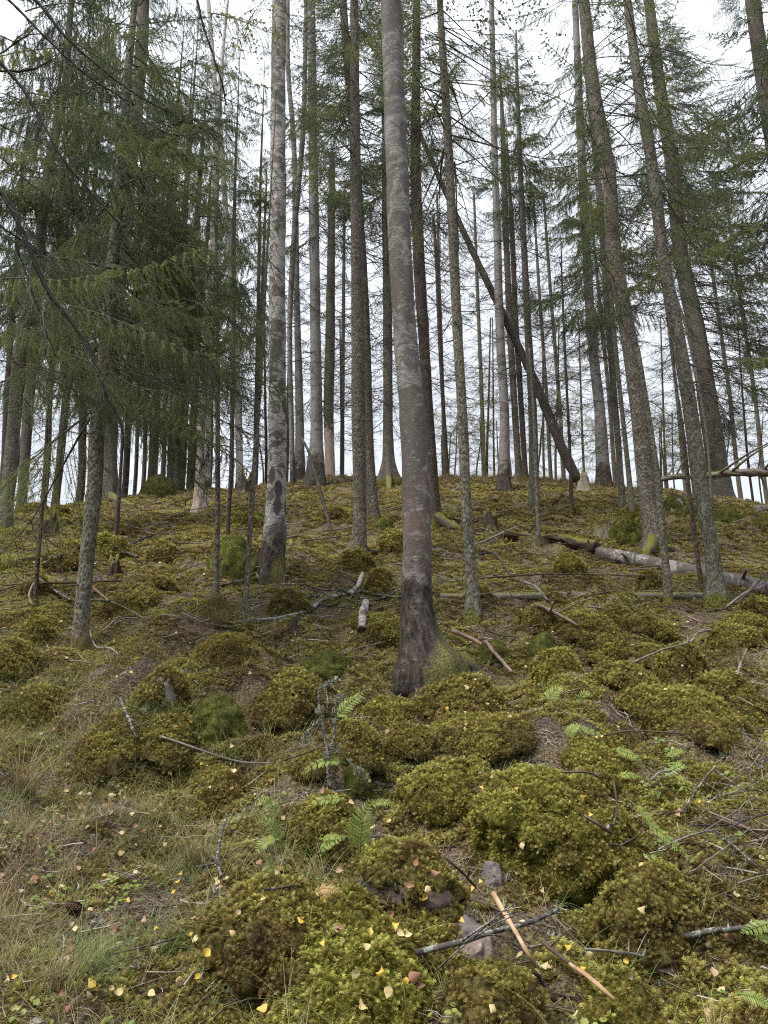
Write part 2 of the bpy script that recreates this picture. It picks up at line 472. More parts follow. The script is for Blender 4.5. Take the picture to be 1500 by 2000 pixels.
class MB:
    """collects pieces into one mesh"""
    def __init__(s): s.V = []; s.Q = []; s.T = []; s.n = 0; s.B = []; s.tint = []
    def add(s, V, Fa, bark=None, tint=0.):
        V = np.asarray(V, float); Fa = np.asarray(Fa, int)
        s.V.append(V); s.B.append(V if bark is None else bark); s.tint.append(np.full(len(V), tint))
        (s.Q if Fa.shape[1] == 4 else s.T).append(Fa + s.n); s.n += len(V)
    def mesh(s, name, mat, smooth=True, **k):
        Fa = [np.concatenate(x) for x in (s.Q, s.T) if x]
        return mesh(name, np.concatenate(s.V), Fa, mat, smooth, attrs={'bark': ('FLOAT_VECTOR', np.concatenate(s.B))}, **k)

def spline(P, n):
    """Catmull-Rom through the rows of P, n samples"""
    P = np.asarray(P, float)
    if len(P) == 2: return P[0] + (P[1] - P[0]) * np.linspace(0, 1, n)[:, None]
    d = np.linalg.norm(np.diff(P[:, :3], axis=0), axis=1); t = np.concatenate([[0], np.cumsum(np.maximum(d, 1e-6))])
    u = np.linspace(0, t[-1], n)
    k = np.clip(np.searchsorted(t, u, 'right') - 1, 0, len(P) - 2)
    D = np.zeros_like(P)                     # tangents that allow for uneven spacing
    D[1:-1] = (P[2:] - P[:-2]) / (t[2:] - t[:-2])[:, None]
    D[0] = (P[1] - P[0]) / (t[1] - t[0] + 1e-9); D[-1] = (P[-1] - P[-2]) / (t[-1] - t[-2] + 1e-9)
    h = (t[k + 1] - t[k])[:, None]; f = (u - t[k])[:, None] / h
    return ((2 * f ** 3 - 3 * f ** 2 + 1) * P[k] + (f ** 3 - 2 * f ** 2 + f) * h * D[k] + (3 * f ** 2 - 2 * f ** 3) * P[k + 1] + (f ** 3 - f ** 2) * h * D[k + 1])

def tube(P, r, segs=6, disp=None, cap=True, seed=0, s0=0.):
    """tube of radius r along P; returns verts, quads, bark coordinates; disp(theta, s) -> factor on the radius"""
    P = np.asarray(P, float); n = len(P); r = np.broadcast_to(np.asarray(r, float), (n,))
    T = np.gradient(P, axis=0); T /= np.linalg.norm(T, axis=1, keepdims=True) + 1e-12
    a = np.array([1., 0, 0]) if abs(T[0, 0]) < .8 else np.array([0, 1., 0])
    E = np.zeros((n, 3)); e = a - T[0] * (a @ T[0]); e /= np.linalg.norm(e)
    for i in range(n):
        e = e - T[i] * (e @ T[i]); e /= np.linalg.norm(e); E[i] = e
    B = np.cross(T, E)
    th = np.linspace(0, 2 * math.pi, segs, endpoint=False)
    s = s0 + np.concatenate([[0], np.cumsum(np.linalg.norm(np.diff(P, axis=0), axis=1))])
    rr = np.repeat(r[:, None], segs, 1)
    if disp is not None: rr = rr * disp(th[None, :], s[:, None])
    V = P[:, None, :] + rr[..., None] * (np.cos(th)[None, :, None] * E[:, None, :] + np.sin(th)[None, :, None] * B[:, None, :])
    bk = np.stack([np.cos(th)[None, :] * rr + seed * .37, np.sin(th)[None, :] * rr + seed * .71, np.repeat(s[:, None], segs, 1)], -1)
    i = np.arange(n - 1)[:, None] * segs; j = np.arange(segs)[None, :]; j2 = (j + 1) % segs
    Q = np.stack([i + j, i + j2, i + segs + j2, i + segs + j], -1).reshape(-1, 4)
    V = V.reshape(-1, 3); bk = bk.reshape(-1, 3)
    if cap:
        V = np.concatenate([V, P[:1], P[-1:]]); bk = np.concatenate([bk, [[0, 0, s[0]]], [[0, 0, s[-1]]]])
        jj = np.arange(segs); m = n * segs
        Q = np.concatenate([Q, np.stack([(jj + 1) % segs, jj, np.full(segs, m), np.full(segs, m)], -1),
                            np.stack([(n - 1) * segs + jj, (n - 1) * segs + (jj + 1) % segs, np.full(segs, m + 1), np.full(segs, m + 1)], -1)])
    return V, Q, bk

def quads_clean(Q):
    """degenerate quads become triangles"""
    bad = Q[:, 2] == Q[:, 3]
    return [Q[~bad], Q[bad][:, :3]]

def tube_mesh(name, P, r, segs, mat, disp=None, seed=0, origin=(0, 0, 0)):
    V, Q, bk = tube(P, r, segs, disp, True, seed)
    return mesh(name, V - np.asarray(origin), quads_clean(Q), mat, True, {'bark': ('FLOAT_VECTOR', bk)})

# ------------------------------------------------------------------ instancing of uncountable stuff
SRC = {}
def source(key, meshes):
    c = bpy.data.collections.new(key)
    for k, me in enumerate(meshes):
        o = bpy.data.objects.new('%s_%02d' % (key, k), me); c.objects.link(o)
    SRC[key] = (c, len(meshes))

_GN = {}
def scatter_group(key):
    if key in _GN: return _GN[key]
    g = bpy.data.node_groups.new('scatter_' + key, 'GeometryNodeTree')
    g.interface.new_socket('Geometry', in_out='INPUT', socket_type='NodeSocketGeometry')
    g.interface.new_socket('Geometry', in_out='OUTPUT', socket_type='NodeSocketGeometry')
    n, l = g.nodes, g.links
    gi = n.new('NodeGroupInput'); go = n.new('NodeGroupOutput')
    iop = n.new('GeometryNodeInstanceOnPoints')
    ci = n.new('GeometryNodeCollectionInfo'); ci.inputs['Collection'].default_value = SRC[key][0]
    ci.inputs['Separate Children'].default_value = True; ci.inputs['Reset Children'].default_value = True
    def na(name, typ):
        a = n.new('GeometryNodeInputNamedAttribute'); a.data_type = typ; a.inputs['Name'].default_value = name
        return a.outputs['Attribute']
    e2r = n.new('FunctionNodeEulerToRotation')
    l.new(na('rot', 'FLOAT_VECTOR'), e2r.inputs[0])
    l.new(gi.outputs[0], iop.inputs['Points'])
    l.new(na('inst', 'BOOLEAN'), iop.inputs['Selection'])
    l.new(ci.outputs[0], iop.inputs['Instance'])
    iop.inputs['Pick Instance'].default_value = True
    l.new(na('idx', 'INT'), iop.inputs['Instance Index'])
    l.new(e2r.outputs[0], iop.inputs['Rotation'])
    l.new(na('scl', 'FLOAT'), iop.inputs['Scale'])
    jg = n.new('GeometryNodeJoinGeometry')
    l.new(gi.outputs[0], jg.inputs[0]); l.new(iop.outputs[0], jg.inputs[0])
    l.new(jg.outputs[0], go.inputs[0])
    _GN[key] = g
    return g

def eulers(N, yaw):
    """euler angles that spin by yaw and then tilt +Z onto each N"""
    N = np.asarray(N, float)
    th = np.arccos(np.clip(N[:, 2], -1, 1)); ph = np.arctan2(N[:, 1], N[:, 0])
    c, s = np.cos, np.sin
    z0 = np.zeros_like(th); o1 = np.ones_like(th)
    def mat(rows): return np.stack([np.stack(r, -1) for r in rows], -2)
    Rz = lambda a: mat([[c(a), -s(a), z0], [s(a), c(a), z0], [z0, z0, o1]])
    Ry = mat([[c(th), z0, s(th)], [z0, o1, z0], [-s(th), z0, c(th)]])
    Mx = Rz(ph) @ Ry @ Rz(yaw - ph)
    return np.stack([np.arctan2(Mx[:, 2, 1], Mx[:, 2, 2]), -np.arcsin(np.clip(Mx[:, 2, 0], -1, 1)), np.arctan2(Mx[:, 1, 0], Mx[:, 0, 0])], -1)

def scatter(name, key, P, E, scl, tint, parent=None, base=None, mat=None, loc=(0, 0, 0)):
    """points carry instances; base = (V, F) is a surface kept beside them"""
    k = SRC[key][1]; n = len(P)
    V = P; Fa = []; nb = 0
    if base is not None: V = np.concatenate([base[0], P]); Fa = base[1]; nb = len(base[0])
    pad = lambda a, sh: np.concatenate([np.zeros((nb,) + sh), a]) if nb else a
    me = mesh(name, V, Fa, mat, True, {
        'rot': ('FLOAT_VECTOR', pad(E, (3,))), 'scl': ('FLOAT', pad(scl, ())), 'tint': ('FLOAT', pad(tint, ())),
        'idx': ('INT', pad(rng.integers(0, k, n), ())), 'inst': ('BOOLEAN', pad(np.ones(n, bool), ()).astype(bool))})
    o = link(name, me, parent, loc)
    md = o.modifiers.new('scatter', 'NODES'); md.node_group = scatter_group(key)
    return o

# ------------------------------------------------------------------ small plant meshes
def frond(L, w, pairs, bend, mb, org=(0, 0, 0), yaw=0., lean=.6):
    """a feathery moss shoot: curved stem with side leaflets"""
    t = np.linspace(0, 1, pairs + 2)
    ang = lean + bend * t
    dx = np.cumsum(np.sin(ang)) * L / len(t); dz = np.cumsum(np.cos(ang)) * L / len(t)
    cx, sx = math.cos(yaw), math.sin(yaw)
    C = np.stack([org[0] + dx * cx, org[1] + dx * sx, org[2] + dz], -1)
    side = np.array([-sx, cx, 0.])
    V = []; T = []
    for i in range(1, pairs + 1):
        d = C[min(i + 1, pairs + 1)] - C[i - 1]; d /= np.linalg.norm(d) + 1e-9
        ww = w * math.sin(math.pi * (.18 + .75 * i / (pairs + 1)))
        for sgn in (-1, 1):
            b = len(V)
            tip = C[i] + side * sgn * ww + d * ww * .55 + np.array([0, 0, rng.uniform(-.25, .1) * ww])
            V += [C[i] - d * L * .035, C[i] + d * L * .075, tip]
            T.append((b, b + 1, b + 2))
    b = len(V)
    V += [C[0] - side * w * .08, C[0] + side * w * .08, C[-1]]
    T.append((b, b + 1, b + 2))
    mb.add(np.array(V), np.array(T))

def moss_tuft(kind, mat='moss'):
    mb = MB()
    if kind == 0:
        for k in range(6): frond(rng.uniform(.030, .048), .012, 5, rng.uniform(.7, 1.5), mb, rng.uniform(-.012, .012, 3) * (1, 1, 0), k * 1.05 + rng.uniform(-.3, .3), rng.uniform(.2, .7))
    else:
        for k in range(9): frond(rng.uniform(.022, .036), .008, 3, rng.uniform(.2, .9), mb, rng.uniform(-.018, .018, 3) * (1, 1, 0), rng.uniform(0, 6.3), rng.uniform(0, .5))
    return mb.mesh('moss_tuft', M[mat], False)

def blade(mb, L, w, lean, bend, yaw, org=(0, 0, 0), n=4):
    t = np.linspace(0, 1, n + 1); ang = lean + bend * t ** 1.3
    dx = np.concatenate([[0], np.cumsum(np.sin(ang[:-1]))]) * L / n; dz = np.concatenate([[0], np.cumsum(np.cos(ang[:-1]))]) * L / n
    cx, sx = math.cos(yaw), math.sin(yaw)
    C = np.stack([org[0] + dx * cx, org[1] + dx * sx, org[2] + dz], -1)
    sd = np.array([-sx, cx, 0.]) * w / 2
    V = np.concatenate([C[:-1] - sd * (1 - t[:-1, None] * .7), C[:-1] + sd * (1 - t[:-1, None] * .7), C[-1:]])
    T = []
    for i in range(n - 1): T += [(i, n + i, n + i + 1), (i, n + i + 1, i + 1)]
    T.append((n - 1, 2 * n - 1, 2 * n))
    mb.add(V, np.array(T))

def grass_tuft(kind):
    mb = MB()
    for k in range(11 if kind < 3 else 6):
        blade(mb, rng.uniform(.10, .26) if kind < 3 else rng.uniform(.2, .40), .0028, rng.uniform(.3, 1.35), rng.uniform(.4, 1.6), rng.uniform(0, 6.3), rng.uniform(-.035, .035, 3) * (1, 1, 0), 5)
    return mb.mesh('grass_tuft', M['grass'], False)

def twig_bit(kind):
    mb = MB()
    L = rng.uniform(.08, .26)
    n = 4
    P = np.stack([np.linspace(-L / 2, L / 2, n), rng.normal(0, L * .05, n), rng.uniform(.002, .014, n)], -1)
    r = rng.uniform(.0016, .0042)
    V, Q, b = tube(P, np.linspace(r, r * .5, n), 4, cap=False); mb.add(V, Q, b)
    for k in range(rng.integers(0, 4)):
        q = P[rng.integers(1, n - 1)]; a = rng.uniform(.4, 1.1) * rng.choice([-1, 1]); l2 = L * rng.uniform(.2, .45)
        V, Q, b = tube(np.stack([q, q + np.array([math.cos(a) * l2, math.sin(a) * l2, rng.uniform(-.1, .3) * l2])]), [r * .6, r * .3], 3, cap=False); mb.add(V, Q, b)
    return mb.mesh('twig_bit', M['litter'])

def needle_litter(kind):
    mb = MB()
    for k in range(14):
        L = rng.uniform(.015, .05); a = rng.uniform(0, 6.3); p = rng.uniform(-.05, .05, 3) * (1, 1, 0) + (0, 0, rng.uniform(.001, .008))
        d = np.array([math.cos(a), math.sin(a), rng.uniform(-.1, .25)]) * L; s = np.array([-math.sin(a), math.cos(a), 0]) * .0013
        mb.add(np.array([p - s, p + s, p + d + s * .5, p + d - s * .5]), np.array([[0, 1, 2, 3]]))
    return mb.mesh('needle_litter', M['litter'], False)

def leaf_shape(L, w, curl, fold, notch=0):
    """ovate birch leaf with a pointed tip, a folded midrib and a slight curl"""
    u = np.array([0, .08, .25, .45, .65, .82, 1.0]); hw = np.array([.0, .30, .50, .48, .33, .15, 0]) * w
    x = (u - .45) * L; z0 = curl * L * (u - .45) ** 2
    V = []; T = []
    for i in range(7): V.append((x[i], 0, z0[i]))
    for sgn in (-1, 1):
        for i in range(1, 6): V.append((x[i] + (.02 * L if i % 2 else -.01 * L), sgn * hw[i], z0[i] + fold * hw[i] + rng.normal(0, .03) * L * .5))
    for k, sgn in ((7, -1), (12, 1)):
        e = [0] + [k + i for i in range(5)] + [6]
        for i in range(6):
            q = [i, i + 1, e[i + 1], e[i]]
            if sgn > 0: q = q[::-1]
            q2 = list(dict.fromkeys(q))
            if len(q2) == 4: T += [(q2[0], q2[1], q2[2]), (q2[0], q2[2], q2[3])]
            elif len(q2) == 3: T.append(tuple(q2))
    V.append((x[0] - .35 * L, .03 * L, 0.02 * L)); V.append((x[0], .012 * L, z0[0])); V.append((x[0], -.012 * L, z0[0]))
    T.append((len(V) - 3, len(V) - 2, len(V) - 1))
    return np.array(V), np.array(T)

def round_leaf_patch(kind):
    mb = MB()
    for k in range(rng.integers(5, 10)):
        c = rng.uniform(-.045, .045, 3) * (1, 1, 0) + (0, 0, rng.uniform(.012, .035)); r = rng.uniform(.006, .011)
        th = np.linspace(0, 2 * math.pi, 6, endpoint=False); tl = rng.normal(0, .35, 2)
        V = np.stack([c[0] + r * np.cos(th), c[1] + r * np.sin(th), c[2] + r * (tl[0] * np.cos(th) + tl[1] * np.sin(th))], -1)
        mb.add(np.concatenate([V, [c - (0, 0, r * .25)]]), np.array([(i, (i + 1) % 6, 6) for i in range(6)]))
    return mb.mesh('round_leaf_patch', M['clover'], False)

def lichen_tuft(kind):
    mb = MB()
    for k in range(26):
        a = rng.uniform(0, 6.3); e = rng.uniform(.1, 1.4); L = rng.uniform(.008, .022); p = rng.normal(0, .009, 3) * (1, 1, .4) + (0, 0, .004)
        d = np.array([math.cos(a) * math.cos(e), math.sin(a) * math.cos(e), math.sin(e)]) * L
        s = np.cross(d, rng.normal(0, 1, 3)); s = s / np.linalg.norm(s) * rng.uniform(.001, .003)
        mb.add(np.array([p - s, p + s, p + d + s * 1.5, p + d * 1.1 - s]), np.array([[0, 1, 2, 3]]))
    return mb.mesh('lichen_tuft', M['lichen'], False)

source('moss', [moss_tuft(0), moss_tuft(0), moss_tuft(0), moss_tuft(1), moss_tuft(1)])
source('cushion', [moss_tuft(1), moss_tuft(1), moss_tuft(0)])
source('velvet', [moss_tuft(1, 'velvet') for _ in range(3)])
source('grass', [grass_tuft(k) for k in range(5)])
source('twig', [twig_bit(k) for k in range(10)])
source('needles', [needle_litter(k) for k in range(4)])
source('clover', [round_leaf_patch(k) for k in range(4)])
source('lichen', [lichen_tuft(k) for k in range(4)])
def _bit(k):
    V, T = leaf_shape(.034, .026, rng.uniform(-.5, 1.2), rng.uniform(-.2, .6))
    return mesh('leaf_bit', V + (0, 0, .004), T, M['leaf_bits'], False)
source('leafbit', [_bit(k) for k in range(4)])

# ------------------------------------------------------------------ the ground
def build_ground():
    ys = [-300, -120, -50, -20, -8, -3, -1, .2, .8]
    y = 1.2
    while y < 34: ys.append(y); y *= 1.0066
    ys += list(np.geomspace(35, 400, 22))
    ys = np.array(ys)
    u = np.linspace(-1, 1, 400)
    out = np.geomspace(1.06, 14, 14)
    u = np.concatenate([-out[::-1], u, out])
    half = np.clip(.64 * np.abs(ys) + 1.6, 2.5, 45)
    X = u[None, :] * half[:, None]; Y = np.repeat(ys[:, None], len(u), 1)
    Z = H(X, Y)
    fine = (1 - sstep(9, 16, Y)) * sstep(1, 2, Y) * (np.abs(u)[None, :] < 1.2)
    Z = Z + fine * (.016 * np.abs(perlin2(X / .085, Y / .085, 31)) + .007 * perlin2(X / .04, Y / .04, 32))
    n, m = X.shape
    i = np.arange(n - 1)[:, None] * m; j = np.arange(m - 1)[None, :]
    Q = np.stack([i + j, i + j + 1, i + m + j + 1, i + m + j], -1).reshape(-1, 4)
    o = link('ground', mesh('ground', np.stack([X, Y, Z], -1).reshape(-1, 3), Q, M['ground']))
    tag(o, 'mossy forest hillside with brown litter rising to a crest', None, None, 'structure')
build_ground()

def mossiness(x, y):
    return .55 + .9 * perlin2(x / .8, y / .8, 40) + .5 * perlin2(x / .25, y / .25, 41) + .25 * perlin2(x / 3., y / 3., 42)

def field(n, y0, y1, margin=.05):
    """n random points of the ground in view between two distances, even per square metre"""
    y = np.sqrt(rng.uniform(y0 ** 2, y1 ** 2, n))
    half = y * .56 + .25
    x = rng.uniform(-1, 1, n) * half
    return x, y

def lay(name, key, label, n_list, scale, tintf, keep, lift=0., align=.6, kind='stuff'):
    PX = []; PY = []; SC = []
    for (n, y0, y1, s) in n_list:
        x, y = field(n, y0, y1)
        k = keep(x, y) > rng.uniform(0, 1, n)
        PX.append(x[k]); PY.append(y[k]); SC.append(np.full(k.sum(), s))
    x = np.concatenate(PX); y = np.concatenate(PY); s = np.concatenate(SC)
    N = normal(x, y); N = N * align + np.array([0, 0, 1 - align]) + rng.normal(0, .12, N.shape); N /= np.linalg.norm(N, axis=1, keepdims=True)
    z = H(x, y)
    o = scatter(name, key, np.stack([x, y, z + lift], -1), eulers(N, rng.uniform(0, 6.3, len(x))), s * scale * rng.uniform(.7, 1.35, len(x)), np.clip(tintf(x, y) + rng.normal(0, .10, len(x)), 0, 1))
    tag(o, label, None, None, kind)
    return o

def moss_tint(x, y):
    t = .46 + .42 * perlin2(x / 1.1, y / 1.1, 50) + .32 * perlin2(x / .35, y / .35, 51)
    return t + .12 * sstep(-.5, 1.5, x) * (1 - sstep(4, 6, y))

lay('moss', 'moss', 'olive and yellow green feather moss over the forest floor',
    [(90000, 2.3, 6.2, .82), (90000, 6.2, 13, 1.05), (70000, 13, 29, 2.2)], 1.0, moss_tint, lambda x, y: sstep(.18, .54, mossiness(x, y)) * (1 - .55 * sstep(-.15, -.38, x / y) * (1 - sstep(6, 8, y))))
lay('needle_litter', 'needles', 'brown needles and small twigs between the moss', [(9000, 2.3, 7, 1.0), (7000, 7, 16, 1.7)], 1.0,
    lambda x, y: .25 + .3 * rng.uniform(0, 1, len(x)), lambda x, y: 1 - .6 * sstep(.3, .6, mossiness(x, y)), .004)
lay('twig_litter', 'twig', 'dead twigs strewn over the slope', [(3000, 2.3, 7, 1.0), (4200, 7, 14, 1.4), (4600, 14, 28, 2.3)], 1.0,
    lambda x, y: rng.uniform(0, 1, len(x)), lambda x, y: 1 - .45 * sstep(.4, .7, mossiness(x, y)), .012)
def grassy(x, y):
    left = sstep(.1, -.9, x / y * 2.2 + .35 * perlin2(x / .6, y / .6, 60)) * (1 - sstep(6.5, 9, y))
    up = .30 * sstep(.1, .5, perlin2(x / 1.5, y / 1.5, 61)) * sstep(11, 15, y)
    return np.clip(left * (.55 + .8 * perlin2(x / .5, y / .5, 62)), 0, 1) * .9 + up + .05
lay('grass', 'grass', 'thin straw coloured and green grass growing through the moss', [(10500, 2.3, 5.5, .78), (8500, 5.5, 10, .9), (8000, 10, 27, 1.15)], 1.0,
    lambda x, y: .55 + .6 * perlin2(x / .7, y / .7, 63) + .2 * rng.uniform(-1, 1, len(x)), grassy, 0., .3)
lay('crest_grass', 'grass', 'dry pinkish grass along the crest of the hill', [(9000, 24, 30.5, 1.7)], 1.0, lambda x, y: .02 + 0 * x,
    lambda x, y: sstep(1.2, 2.4, x) * sstep(10.5, 7, x) * .9 + .25 * sstep(-4, -3, x) * sstep(0, -2, x), 0., .2)
lay('leaf_litter', 'leafbit', 'fallen leaves too small to count over the upper slope', [(500, 2.4, 7, .8), (1500, 7, 13, 1.0), (2200, 13, 28, 1.3)], 1.0,
    lambda x, y: rng.uniform(0, 1, len(x)), lambda x, y: .8 + 0 * x, .018, .8)
lay('ground_cover', 'clover', 'small bright round leaved plants between stones', [(2600, 2.3, 5.2, 1.)], 1.0, lambda x, y: .5 + .4 * rng.uniform(-1, 1, len(x)),
    lambda x, y: sstep(.25, .6, perlin2(x / .7, y / .7, 70) + .35 * sstep(.3, 1.4, x)) * .8, .01, .6)
lay('ground_lichen', 'lichen', 'pale tufts of lichen on the forest floor', [(900, 2.3, 6, 1.2), (700, 6, 11, 1.8)], 1.0, lambda x, y: rng.uniform(0, 1, len(x)),
    lambda x, y: .15 + .7 * sstep(.2, .5, perlin2(x / .5, y / .5, 75)), .01, .6)

MARKS = [(1075, 1630, 'the largest boulder'), (1258, 1810, 'the domed boulder'), (690, 1940, 'the bottom moss cushion'), (965, 1960, 'the round brown cushion'), (800, 1700, 'the angular boulder'), (940, 1455, 'the broad moss mound'),
         (1310, 1390, 'the long low boulder'), (1062, 1280, 'the tall pointed stone'), (432, 1280, 'the wide brown hummock'), (322, 1340, 'the pale faced stone'), (432, 1405, 'the steep sided moss stone'), (265, 1490, 'the twin moss humps'),
         (645, 1450, 'the lichened dead sapling'), (697, 1525, 'the small velvet stone'), (640, 1600, 'the fern covered hummock'), (820, 1300, 'the thickest birch'), (156, 1260, 'the nearest left spruce'), (924, 1200, 'the slim speckled spruce'),
         (1400, 1170, 'the leaning pale spruce'), (1277, 1078, 'the thick leaning spruce'), (1120, 1070, 'the birch log'), (1420, 1140, 'the lower birch log'), (700, 1085, 'the straight brown spruce'), (530, 1130, 'the scarred birch'), (462, 1090, 'the vivid green boulder'),
         (390, 995, 'the barkless snag'), (310, 955, 'the shaggy boulder'), (213, 980, 'the stout left spruce'), (10, 1035, 'the left edge spruce'), (1222, 1040, 'the heart shaped boulder'), (1405, 965, 'the stoutest spruce'), (1043, 988, 'the slender grey spruce'),
         (850, 1030, 'the reddish spruce'), (140, 1788, 'the spruce cone'), (428, 1700, 'the knobbed stem'), (385, 1690, 'the brown tussock'), (85, 1990, 'the grey corner stone'), (1430, 1690, 'the twig tangle'), (1420, 1865, 'the edge branch'), (1010, 1900, 'the orange stick'), (1140, 1950, 'the broken stick'),
         (347, 1850, 'the velvet moss ball'), (510, 1880, 'the brown moss bank'), (60, 1400, 'the left moss bank'), (40, 1550, 'the long leaved tussock'), (710, 1600, 'the brightest fern'), (635, 1745, 'the golden fern'), (525, 1620, 'the drooping fern'), (1220, 1490, 'the nodding fern'), (1300, 1630, 'the downward fern'),
         (1405, 1535, 'the right brown hump'), (1452, 1290, 'the right tussock'), (425, 1200, 'the straw tussock'), (535, 1230, 'the green tussock'), (230, 1600, 'the brown leaf heap'), (708, 1220, 'the white birch length'), (1215, 1960, 'the corner moss cushion'), (110, 1900, 'the lower left tussock'),
         (960, 1020, 'the rotten stump'), (1140, 945, 'the pale stump'), (586, 930, 'the forked grey trunk'), (645, 915, 'the pink barkless trunk'), (1215, 1000, 'the thin stem pair'), (760, 945, 'the moss skirted spruce'), (1026, 935, 'the two close spruces')]
_used = {}
def beside(px, py, head, tail=''):
    o = sorted(MARKS, key=lambda m: math.hypot(m[0] - px, (m[1] - py) * 1.2))
    for k in range(6):
        mx_, my_, nm = o[k]; dx, dy = px - mx_, py - my_
        near = '' if math.hypot(dx, dy) > 70 else 'close '
        rel = ('left of' if dx < 0 else 'right of') if abs(dx) > abs(dy) else ('above' if dy < 0 else 'below')
        s = ('%s %s%s %s%s' % (head, near, rel, nm, tail)).strip()
        if len(s.split()) > 16: s = s.replace(' fallen on the upper slope', '').replace(' in the right edge tangle', '')
        if s not in _used: _used[s] = 1; return s
    return s

# ------------------------------------------------------------------ stones
def ico(sub):
    import bmesh
    b = bmesh.new(); bmesh.ops.create_icosphere(b, subdivisions=sub, radius=1)
    b.verts.ensure_lookup_table()
    V = np.array([v.co[:] for v in b.verts]); Fa = np.array([[v.index for v in f.verts] for f in b.faces]); b.free()
    return V, Fa
ICO = {k: ico(k) for k in (4, 5, 6)}

def vnormals(V, Fa):
    n = np.cross(V[Fa[:, 1]] - V[Fa[:, 0]], V[Fa[:, 2]] - V[Fa[:, 0]])
    N = np.zeros_like(V)
    for k in range(3): np.add.at(N, Fa[:, k], n)
    return N / (np.linalg.norm(N, axis=1, keepdims=True) + 1e-12), n

_seed = [100]
SURF = []
def stone(name, label, cat, px, pt, pb, w, shell='shell_olive', tint=.45, moss=.8, ang=.0, rock='rock', back=.85, dens=1., group=None, thick=.05, tilt=None):
    """a boulder whose foot shows at (px, pb), its top at pt, w pixels wide; moss: share of it that is overgrown"""
    _seed[0] += 1; sd = _seed[0]; r0 = np.random.default_rng(sd)
    G = gp(px, pb - 3); d = depth(G); a = w * d / F / 2; b = a * r0.uniform(.8, 1.0)
    Yc = G[1] + b * back; zt = at(px, pt, Yc)[2]; c0 = at(px, (pt + pb) / 2, Yc); xc = c0[0]
    zg = float(H(xc, Yc)); c = max(zt - zg, .38 * a); zc = zg - .12 * c
    c = 1.12 * c
    V0, Fa = ICO[6 if w > 200 else 5 if w > 60 else 4]
    r = 1 + .17 * vnoise3(V0 * 1.5 + sd * 3.1, 3) + .07 * vnoise3(V0 * 3.7 + sd, 4)
    if ang > 0:
        for k in range(11):
            n = r0.normal(0, 1, 3); n /= np.linalg.norm(n); q = r0.uniform(.62, .9)
            dn = V0 @ n; lim = np.where(dn > .05, q / np.maximum(dn, .05), 9)
            r = r * (1 - ang) + np.minimum(r, lim) * ang
    top = np.max(V0[:, 2] * r)
    V1 = V0 * r[:, None]; a2 = max(a - thick * .5 - .02, a * .75)
    P = V1 * np.array([a2 / np.abs(V1[:, 0]).max(), b / np.abs(V1[:, 1]).max(), (c - .02) / top])
    P[:, :2] *= (1 + (.16 if 'hummock' in name else .05) * sstep(.5, -.25, P[:, 2] / c))[:, None]
    zl = P[:, 2].copy()
    gx, gy = (float(H(xc + a, Yc) - H(xc - a, Yc)) / (2 * a), float(H(xc, Yc + a) - H(xc, Yc - a)) / (2 * a))
    P[:, 2] += (P[:, 0] * gx + P[:, 1] * gy) * (.75 if 'hummock' in name else .45)
    if tilt: P[:, 0] += P[:, 2] * tilt
    P *= 1 + .02 * vnoise3(V0 * 9 + sd, 5)[:, None]
    SURF.append((P + (xc, Yc, zc), Fa))
    root = link(name, None, None, (xc, Yc, zc)); tag(root, label, cat, group)
    nv, _ = vnormals(P, Fa)
    mk = sstep(-.35, .25, nv[:, 2] * .9 + .75 * vnoise3(V0 * 2.3 + sd * 1.7, 6) + .25 * vnoise3(V0 * 7, 7) + (moss - .55) * 1.7)
    if moss < 1.: link('rock', mesh('rock', P, Fa, M[rock]), root)
    if moss > 0:
        q = 1. / max(.12, a)
        lump = .5 + .55 * np.abs(vnoise3((P + sd) * 13, 8)) + .35 * vnoise3((P + sd) * 34, 9)
        P2 = P + nv * ((mk * thick * lump - (1 - mk) * .035))[:, None]
        SURF.append((P2 + (xc, Yc, zc), Fa))
        nv2, fn = vnormals(P2, Fa)
        ar = np.linalg.norm(fn, axis=1) / 2
        ok = (mk[Fa].mean(1) > .45) & (zl[Fa].mean(1) > -.35 * c) & (nv2[Fa[:, 0], 2] > -.45)
        pr = ar * ok; tot = pr.sum()
        n = int(np.clip(tot * (2600 if d < 5 else 1500 if d < 9 else 500) * dens * (3. if shell == 'shell_vivid' else 1), 12, 9000))
        if tot > 0:
            f = r0.choice(len(Fa), n, p=pr / tot); bc = r0.dirichlet((1, 1, 1), n)
            PP = (P2[Fa[f]] * bc[..., None]).sum(1); NN = nv2[Fa[f, 0]] * .8 + (0, 0, .25) + r0.normal(0, .2, (n, 3)); NN /= np.linalg.norm(NN, axis=1, keepdims=True)
            sc = (.72 if d < 5 else .98 if d < 9 else 1.8) * r0.uniform(.65, 1.35, n)
            if shell == 'shell_vivid': sc = sc * .30
            tn = np.clip(tint + (.09 if tint < .4 else .0) + .22 * NN[:, 2] * (zl[Fa[f, 0]] / c) + .30 * vnoise3((PP + sd) * 5, 3) + .20 * vnoise3((PP + sd) * 13, 4) + .16 * (NN[:, 2] - .5) + r0.normal(0, .09, n), 0, 1)  # tops lighter, flanks darker: light from above put into the tint
            o = scatter('moss', 'velvet' if shell == 'shell_vivid' else 'moss' if tint > .3 else 'cushion', PP, eulers(NN, r0.uniform(0, 6.3, n)), sc, tn, root, (P2, Fa), M[shell])
            tag(o, None, None, None, 'stuff')
    return root

G1 = 'moss covered stones on the lower slope'
G2 = 'mossy boulders along the top of the slope'
